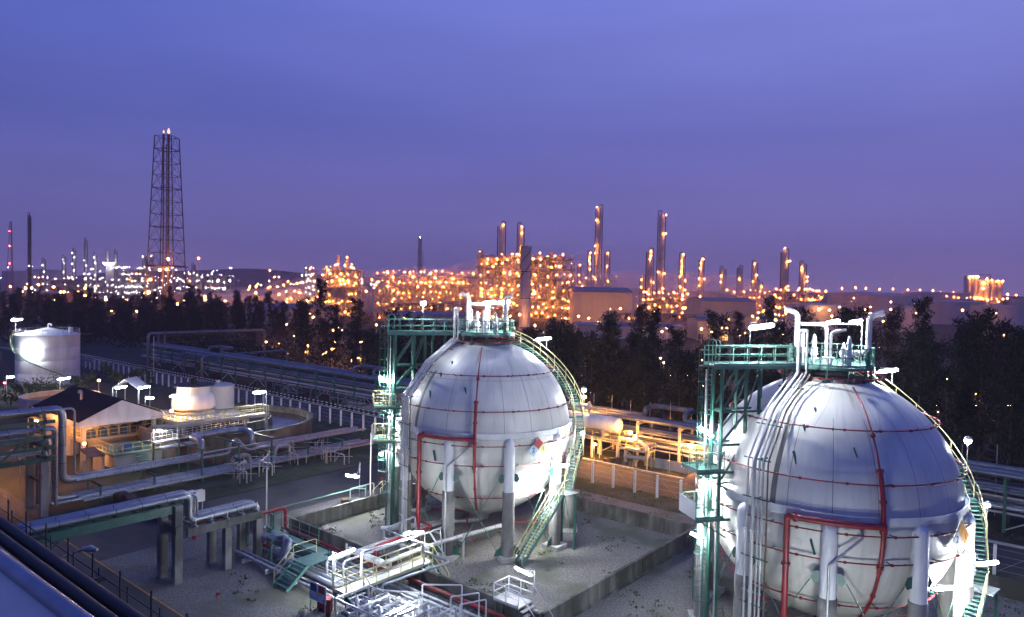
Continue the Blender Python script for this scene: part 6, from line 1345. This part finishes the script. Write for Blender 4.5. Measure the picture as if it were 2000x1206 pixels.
tanks = [(1600, 120, 596, 420, 'tank_far', 'pale tank right of the column towers'), (1735, 110, 578, 560, 'tank_far', 'pale tank in the second row, behind the lamp posts'), (1775, 78, 601, 400, 'tank_far', 'pale tank left of the boxy white tank'), (1688, 130, 574, 640, 'tank_far', 'wide low tank on the skyline'), (1860, 110, 590, 520, 'tank_far', 'pale tank below the silo block'), (1952, 92, 598, 385, 'tank_far', 'boxy white tank at the right edge of the tank farm'), (2010, 60, 586, 460, 'tank_far', 'pale tank cut by the right frame edge'), (1830, 120, 573, 700, 'tank_far', 'far wide tank left of the silo block'), (40, 60, 531, 1000, 'tank_far', 'far dark tank at the left frame edge'), (92, 70, 528, 1050, 'tank_far', 'far dark tank beside the radio mast')]
for px, w, yt, D, m, lab in tanks:
    b = gp(px, D); r = w*D/FPX/2; H = zpx(px, yt, D); t = thing('storage_tank', lab, 'storage tank', b, 'far storage tanks'); g = MB(); g.lathe([(r, 0), (r, H), (r+.15, H), (r+.15, H+.3), (r-.2, H+.3)], b, 36); g.build('shell', m, t); g = MB(); g.lathe([(r-.1, H+.1), (.01, H+r*.07)], b, 36); g.build('roof', m, t)
    g = MB(); g.lathe([(r-.2, H+1.2), (r-.1, H+1.2), (r-.1, H+1.35), (r-.2, H+1.35)], b, 36); a0 = math.atan2(-HF.y, -HF.x); g.tube([b+V((math.cos(a0+k*.06)*(r+.4), math.sin(a0+k*.06)*(r+.4), H*k/18)) for k in range(19)], .25, 4); g.build('stair_and_rail', 'steel_far', t)
D = 900; b = gp(1920, D); t = thing('silo_block', 'row of tall ribbed silos with roof lights on the right skyline', 'silos', b)
for k in range(6): q = b+HR*(-20+8*k); H = zpx(1920, 549 if k > 1 else 541, D); g = MB(); g.lathe([(4, 0), (4, H), (3.4, H+.8), (.01, H+1)], q, 14); g.build('silo', 'shell_far', t)
g = MB(); H = zpx(1920, 537, D); q = b+HR*2; g.beam(q-HR*7+V((0, 0, H)), q+HR*7+V((0, 0, H)), .8); g.beam(q-HR*7+V((0, 0, H-8)), q-HR*7+V((0, 0, H)), .8); g.beam(q+HR*7+V((0, 0, H-8)), q+HR*7+V((0, 0, H)), .8); g.build('roof_frame', 'steel_dark', t)
for px, py in ((1888, 541), (1893, 541), (1899, 541), (1904, 541), (1921, 545), (1930, 547), (1942, 549), (1953, 549), (1916, 553), (1915, 564), (1924, 586), (1945, 590), (1961, 592), (1900, 582), (1910, 583), (1918, 592)): bulb(t, b+HR*((px-1920)*D/FPX)-HF*6+V((0, 0, zpx(px, py, D-6))), .45, 'sodium')
# ------------------------------------------------------------------ loose yard lamps: small posts with a globe, one object each
LM = {}
def pr_y(p, z): d = V((p.x, p.y, z))-CAM; return 603-FPX*d.dot(UPV)/d.dot(FWD)
def yard_lamp(px, py, D, m, r, group, label):
    p = A(px, py, D); z = max(1.2, p.z); key = (m, round(r, 2), round(z, 0))
    if key not in LM:
        g = MB(); h = round(z, 0); oct_(g, (0, 0, 0), r, 1); g.beam((0, 0, -h), (0, 0, -r*.8), .16); g.beam((-r, 0, r*.8), (r, 0, r*.8), r*.5, r*.12)
        me = bpy.data.meshes.new('yard_lamp'); me.from_pydata(g.v, [], g.f); me.materials.append(MT['galvanised']); me.materials.append(MT[m]); me.polygons.foreach_set('material_index', g.m); LM[key] = me
    o = bpy.data.objects.new('white_plant_lamp' if m == 'mercury' else 'orange_yard_lamp', LM[key]); COL.objects.link(o); o.location = (p.x, p.y, z); tag(o, label, 'lamp', group)
rl_ = random.Random(77)
wl = 'tiny white lamp glinting in the far plant on the left'; ol = 'tiny orange lamp glowing in the far plant yard'
for k in range(150):
    px = rl_.choice((rl_.uniform(0, 480), rl_.gauss(330, 90), rl_.gauss(260, 60))); py = rl_.choice((rl_.uniform(522, 585), rl_.gauss(550, 14)))
    if not (0 < px < 500 and 515 < py < 592): continue
    D = max(500, min(1100, 21.5*FPX/max(18, py+6-(537+px*.0203))*.9)); yard_lamp(px, py, D, 'mercury', D*.0003*rl_.choice((.45, .6, .8, 1, 1.5)), 'far white plant lamps', wl)
for k in range(34):
    px = rl_.uniform(480, 640); py = rl_.gauss(553, 12); 
    if 525 < py < 600: yard_lamp(px, py, rl_.uniform(600, 900), rl_.choice(('mercury', 'sodium', 'sodium')), .3, 'far white plant lamps', wl)
for k in range(4): yard_lamp(rl_.gauss(609, 7), rl_.uniform(528, 566), 700, 'mercury', .27, 'far white plant lamps', wl)
for k in range(14): yard_lamp(rl_.uniform(706, 742), rl_.uniform(545, 572), 750, rl_.choice(('mercury', 'sodium')), .4, 'far white plant lamps', wl)
for (px, py) in ((449, 549), (426, 548), (166, 563), (437, 565), (186, 563), (256, 607 - 10), (167, 578)): yard_lamp(px, py, 560, 'mercury' if px > 200 else 'sodium', .45, 'far white plant lamps', wl)
for (px, py) in ((166, 578), (187, 583), (207, 585), (249, 587), (296, 590), (347, 594), (110, 607), (267, 623), (218, 619), (108, 587), (119, 571), (125, 571), (388, 505), (459, 600), (500, 560), (50, 563), (20, 560), (62, 563), (44, 570), (105, 561), (400, 580), (330, 600), (430, 596)): yard_lamp(px, py, 430 if py > 570 else 520, 'sodium', .5, 'yard lamps behind the trees', ol)
for (px, py, D) in ((575, 656, 240), (592, 645, 260), (651, 645, 250), (668, 646, 250), (560, 634, 300), (612, 620, 330), (617, 600, 380), (605, 612, 340), (1168, 628, 300), (1026, 658, 250), (1098, 664, 235), (1335, 602, 330), (1303, 642, 270), (1258, 646, 265), (1293, 648, 265), (1370, 643, 280), (1410, 641, 285), (1420, 641, 285), (1445, 655, 270), (1455, 651, 270), (1440, 643, 280), (1390, 648, 270), (1530, 655, 260), (1500, 618, 340), (1515, 625, 330), (1560, 620, 330), (1535, 612, 340), (1470, 618, 330), (1480, 622, 330), (1600, 605, 400), (1690, 605, 330), (1740, 605, 300), (1700, 612, 300), (1625, 618, 330), (1725, 628, 330), (1960, 655, 250), (1640, 600, 380), (1830, 795, 122), (1832, 808, 122), (1980, 775, 125), (1890, 830, 118), (1905, 760, 135), (1770, 820, 122), (1310, 735, 165), (1345, 755, 155), (1330, 720, 175), (1375, 760, 150), (1400, 790, 145), (1290, 700, 190), (1380, 720, 175), (1320, 800, 140), (1940, 700, 160), (1850, 740, 150), (1930, 800, 125), (1780, 760, 145), (1955, 850, 115), (700, 700, 190), (630, 700, 200), (590, 700, 205), (545, 690, 230), (520, 683, 235), (660, 640, 260), (735, 635, 260), (790, 622, 300)): yard_lamp(px, py, D, 'sodium_yard', .0009*D, 'yard lamps behind the trees', ol)
for k in range(56):
    px = rl_.uniform(1120, 2000); py = 560+(px-1000)*.0203+rl_.choice((rl_.gauss(4, 7), rl_.uniform(0, 40))); 
    if py < 556+(px-1000)*.0203-2: continue
    D = max(330, min(1000, 21.5*FPX/max(14, py-(552+(px-1000)*.0203)+6))); yard_lamp(px, py, D, 'sodium', D*.00045*rl_.choice((.5, .85, 1.3)), 'yard lamps behind the trees', ol)
for (px, py, D) in ((1150, 622, 372), (1212, 603, 380), (1190, 628, 365), (1130, 618, 375), (1005, 640, 352), (1045, 636, 352), (1015, 615, 362), (520, 588, 470), (560, 590, 455), (600, 588, 450), (480, 585, 500), (440, 588, 500), (400, 586, 520), (360, 588, 530), (545, 575, 500), (585, 572, 480), (500, 572, 520), (620, 580, 440), (1400, 628, 440), (1440, 632, 440), (1620, 606, 390), (1790, 612, 370), (1945, 612, 355), (1700, 600, 440), (1880, 606, 420), (1560, 612, 420), (1740, 590, 500), (1340, 618, 400), (1290, 612, 420), (1250, 600, 450)): yard_lamp(px, py, D, 'sodium_flood', .3, 'yard lamps behind the trees', ol)  # strong lamps, most of them added to light sheds, chimney, steam and tanks
for k in range(26):
    px = rl_.choice((rl_.uniform(1120, 1420), rl_.uniform(1700, 2000), rl_.uniform(590, 760))); x = 0
    D = {0: 1}.get(1, (170 if px < 1000 else 150 if px < 1500 else 118)); p = A(px, 700, D*1.08); yy = pr_y(p, rl_.uniform(.8, 7)); yard_lamp(px, yy, D*1.08, 'sodium_yard', .2, 'yard lamps behind the trees', ol)
# tall right lamps on the skyline
for px, py in ((1645, 564), (1671, 563), (1691, 564), (1718, 565), (1744, 565), (1773, 566), (1797, 567), (1822, 568), (1839, 570), (1862, 571), (1968, 575), (1985, 577), (1613, 569), (1595, 569)): yard_lamp(px, py, 720, 'sodium', .36, 'skyline yard lamps', 'orange lamp on a tall mast along the right skyline')
# low hills on the skyline
g = MB(); n = 60; rows = []
for j, (D, hs) in enumerate(((1900, 0), (2100, 1), (2300, 0))):
    rows.append([gp(-60+2120*i/n, D)+V((0, 0, (0 if not hs else (max(0, 40*math.exp(-((i-15)/9)**2)+7*math.exp(-((i-46)/16)**2)+3*math.sin(i*.9)+12))))) for i in range(n+1)])
vs = [p for r_ in rows for p in r_]; g._add(vs, [(j*(n+1)+i, j*(n+1)+i+1, (j+1)*(n+1)+i+1, (j+1)*(n+1)+i) for j in range(2) for i in range(n)], 0, True)
struct('hills', g, 'hill_green')
for i, (px, py, D_, rx, ry, rz) in enumerate(((565, 580, 480, 15, 22, 7), (530, 577, 560, 22, 25, 6), (605, 570, 470, 10, 14, 9), (445, 585, 520, 34, 20, 5), (835, 590, 480, 80, 50, 24), (1030, 585, 470, 75, 50, 30), (1300, 585, 620, 110, 60, 26), (585, 566, 500, 8, 10, 9), (548, 566, 510, 12, 10, 8), (495, 580, 540, 18, 16, 6), (572, 588, 460, 18, 12, 6), (625, 585, 460, 10, 10, 6), (470, 572, 560, 12, 10, 5))):  # the three widest volumes are added to spread lamp glow round the blocks
    p = A(px, py, D_); g = MB(); g.lathe([(.01, -1), (.38, -.92), (.7, -.71), (.92, -.38), (1, 0), (.92, .38), (.7, .71), (.38, .92), (.01, 1)], (0, 0, 0), 20)
    g.v = [(p.x+HR.x*v[0]*rx+HF.x*v[1]*ry, p.y+HR.y*v[0]*rx+HF.y*v[1]*ry, p.z+v[2]*rz) for v in g.v]
    o = g.build('steam', 'white_paint'); tag(o, 'thin glowing steam among the process blocks', 'steam', kind='stuff')
    if i in (0, 4):
        sm = bpy.data.materials.new('steam_air'); sm.use_nodes = True; nt = sm.node_tree; nt.nodes.remove(nt.nodes['Principled BSDF']); pv = nt.nodes.new('ShaderNodeVolumePrincipled'); pv.inputs['Color'].default_value = (.98, .96, .95, 1); pv.inputs['Density'].default_value = (.016 if i == 0 else .008); nt.links.new(pv.outputs[0], nt.nodes['Material Output'].inputs['Volume'])
    if i == 0: sm0 = sm
    if i == 4: sm4 = sm
    o.data.materials.clear(); o.data.materials.append(sm4 if 4 <= i <= 6 else sm0)
# ------------------------------------------------------------------ haze, sky, render settings
g = MB(); g.b2(-3500, 3500, -3500, 3500, -1, 190)
hz = g.build('haze', 'white_paint'); hz['kind'] = 'stuff'; hz['label'] = 'thin violet evening haze over the whole plant'
hm = bpy.data.materials.new('haze_air'); hm.use_nodes = True; nt = hm.node_tree; nt.nodes.remove(nt.nodes['Principled BSDF'])
pv = nt.nodes.new('ShaderNodeVolumePrincipled'); pv.inputs['Color'].default_value = (.96, .82, .88, 1); pv.inputs['Density'].default_value = HAZE; pv.inputs['Anisotropy'].default_value = .2
nt.links.new(pv.outputs[0], nt.nodes['Material Output'].inputs['Volume']); hz.data.materials.clear(); hz.data.materials.append(hm)
w = bpy.data.worlds.new('World'); sc.world = w; w.use_nodes = True; nt = w.node_tree; bg = nt.nodes['Background']; L = nt.links.new
tc = nt.nodes.new('ShaderNodeTexCoord'); sp = nt.nodes.new('ShaderNodeSeparateXYZ'); L(tc.outputs['Generated'], sp.inputs[0])
def ramp(stops):
    r_ = nt.nodes.new('ShaderNodeValToRGB'); els = r_.color_ramp.elements
    while len(els) < len(stops): els.new(.5)
    for e, (p, c) in zip(els, stops): e.position = p; e.color = (*c, 1)
    return r_
# zenith bright violet blue, darker dull violet towards the ground: left and right halves differ in hue
rL = ramp([(0, (.150, .120, .300)), (.06, (.112, .106, .305)), (.2, (0.067, 0.085, 0.320)), (.40, (0.076, 0.118, 0.446)), (.52, (0.032, 0.076, 0.369)), (1, (0.032, 0.082, 0.407))])
rR = ramp([(0, (.200, .140, .315)), (.06, (.148, .124, .345)), (.2, (0.121, 0.129, 0.407)), (.40, (0.178, 0.207, 0.582)), (.52, (0.054, 0.093, 0.407)), (1, (0.032, 0.082, 0.407))])
for r_ in (rL, rR): L(sp.outputs['Z'], r_.inputs['Fac'])
dt = nt.nodes.new('ShaderNodeVectorMath'); dt.operation = 'DOT_PRODUCT'; dt.inputs[1].default_value = HR; L(tc.outputs['Generated'], dt.inputs[0])
mr = nt.nodes.new('ShaderNodeMapRange'); mr.inputs[1].default_value = -.55; mr.inputs[2].default_value = .55; L(dt.outputs['Value'], mr.inputs[0])
nz = nt.nodes.new('ShaderNodeTexNoise'); nz.inputs['Scale'].default_value = 2.2; nz.inputs['Detail'].default_value = 4
mp = nt.nodes.new('ShaderNodeMapping'); mp.inputs['Scale'].default_value = (1, 1, 4); L(tc.outputs['Generated'], mp.inputs[0]); L(mp.outputs[0], nz.inputs['Vector'])
ad = nt.nodes.new('ShaderNodeMath'); ad.operation = 'MULTIPLY_ADD'; L(nz.outputs['Fac'], ad.inputs[0]); ad.inputs[1].default_value = .5; sb = nt.nodes.new('ShaderNodeMath'); sb.operation = 'SUBTRACT'; L(mr.outputs[0], sb.inputs[0]); sb.inputs[1].default_value = .25; L(sb.outputs[0], ad.inputs[2])
mx = nt.nodes.new('ShaderNodeMix'); mx.data_type = 'RGBA'; L(ad.outputs[0], mx.inputs['Factor']); L(rL.outputs['Color'], mx.inputs['A']); L(rR.outputs['Color'], mx.inputs['B'])
sky = nt.nodes.new('ShaderNodeTexSky'); sky.sky_type = 'NISHITA'; sky.sun_disc = False; sky.sun_elevation = math.radians(-3); sky.sun_rotation = math.radians(200)
s1 = nt.nodes.new('ShaderNodeMix'); s1.data_type = 'RGBA'; s1.blend_type = 'ADD'; s1.inputs['Factor'].default_value = SKYMIX; L(mx.outputs['Result'], s1.inputs['A']); L(sky.outputs[0], s1.inputs['B'])
cn = nt.nodes.new('ShaderNodeTexNoise'); cn.inputs['Scale'].default_value = 3.2; cn.inputs['Detail'].default_value = 5; cn.inputs['Roughness'].default_value = .55
cm = nt.nodes.new('ShaderNodeMapping'); cm.inputs['Scale'].default_value = (1, 1, 7); cm.inputs['Rotation'].default_value = (.12, .1, 0); L(tc.outputs['Generated'], cm.inputs[0]); L(cm.outputs[0], cn.inputs['Vector'])
cr = nt.nodes.new('ShaderNodeMapRange'); cr.inputs[1].default_value = .3; cr.inputs[2].default_value = .7; cr.inputs[3].default_value = .96; cr.inputs[4].default_value = 1.04; L(cn.outputs['Fac'], cr.inputs[0])
cv = nt.nodes.new('ShaderNodeVectorMath'); cv.operation = 'SCALE'; L(s1.outputs['Result'], cv.inputs[0]); L(cr.outputs[0], cv.inputs['Scale'])
L(cv.outputs[0], bg.inputs['Color']); bg.inputs['Strength'].default_value = 1.4
c = sc.cycles; sc.render.engine = 'CYCLES'
c.use_denoising = True; c.denoiser = 'OPENIMAGEDENOISE'; c.denoising_input_passes = 'RGB_ALBEDO_NORMAL'
c.max_bounces = 5; c.diffuse_bounces = 2; c.glossy_bounces = 3; c.transmission_bounces = 2; c.volume_bounces = 0; c.transparent_max_bounces = 4
c.sample_clamp_indirect = 3; c.sample_clamp_direct = 0; c.caustics_reflective = False; c.caustics_refractive = False; c.use_light_tree = True
sc.view_settings.view_transform = 'Standard'; sc.view_settings.look = 'None'; sc.view_settings.exposure = 0; sc.view_settings.gamma = 1
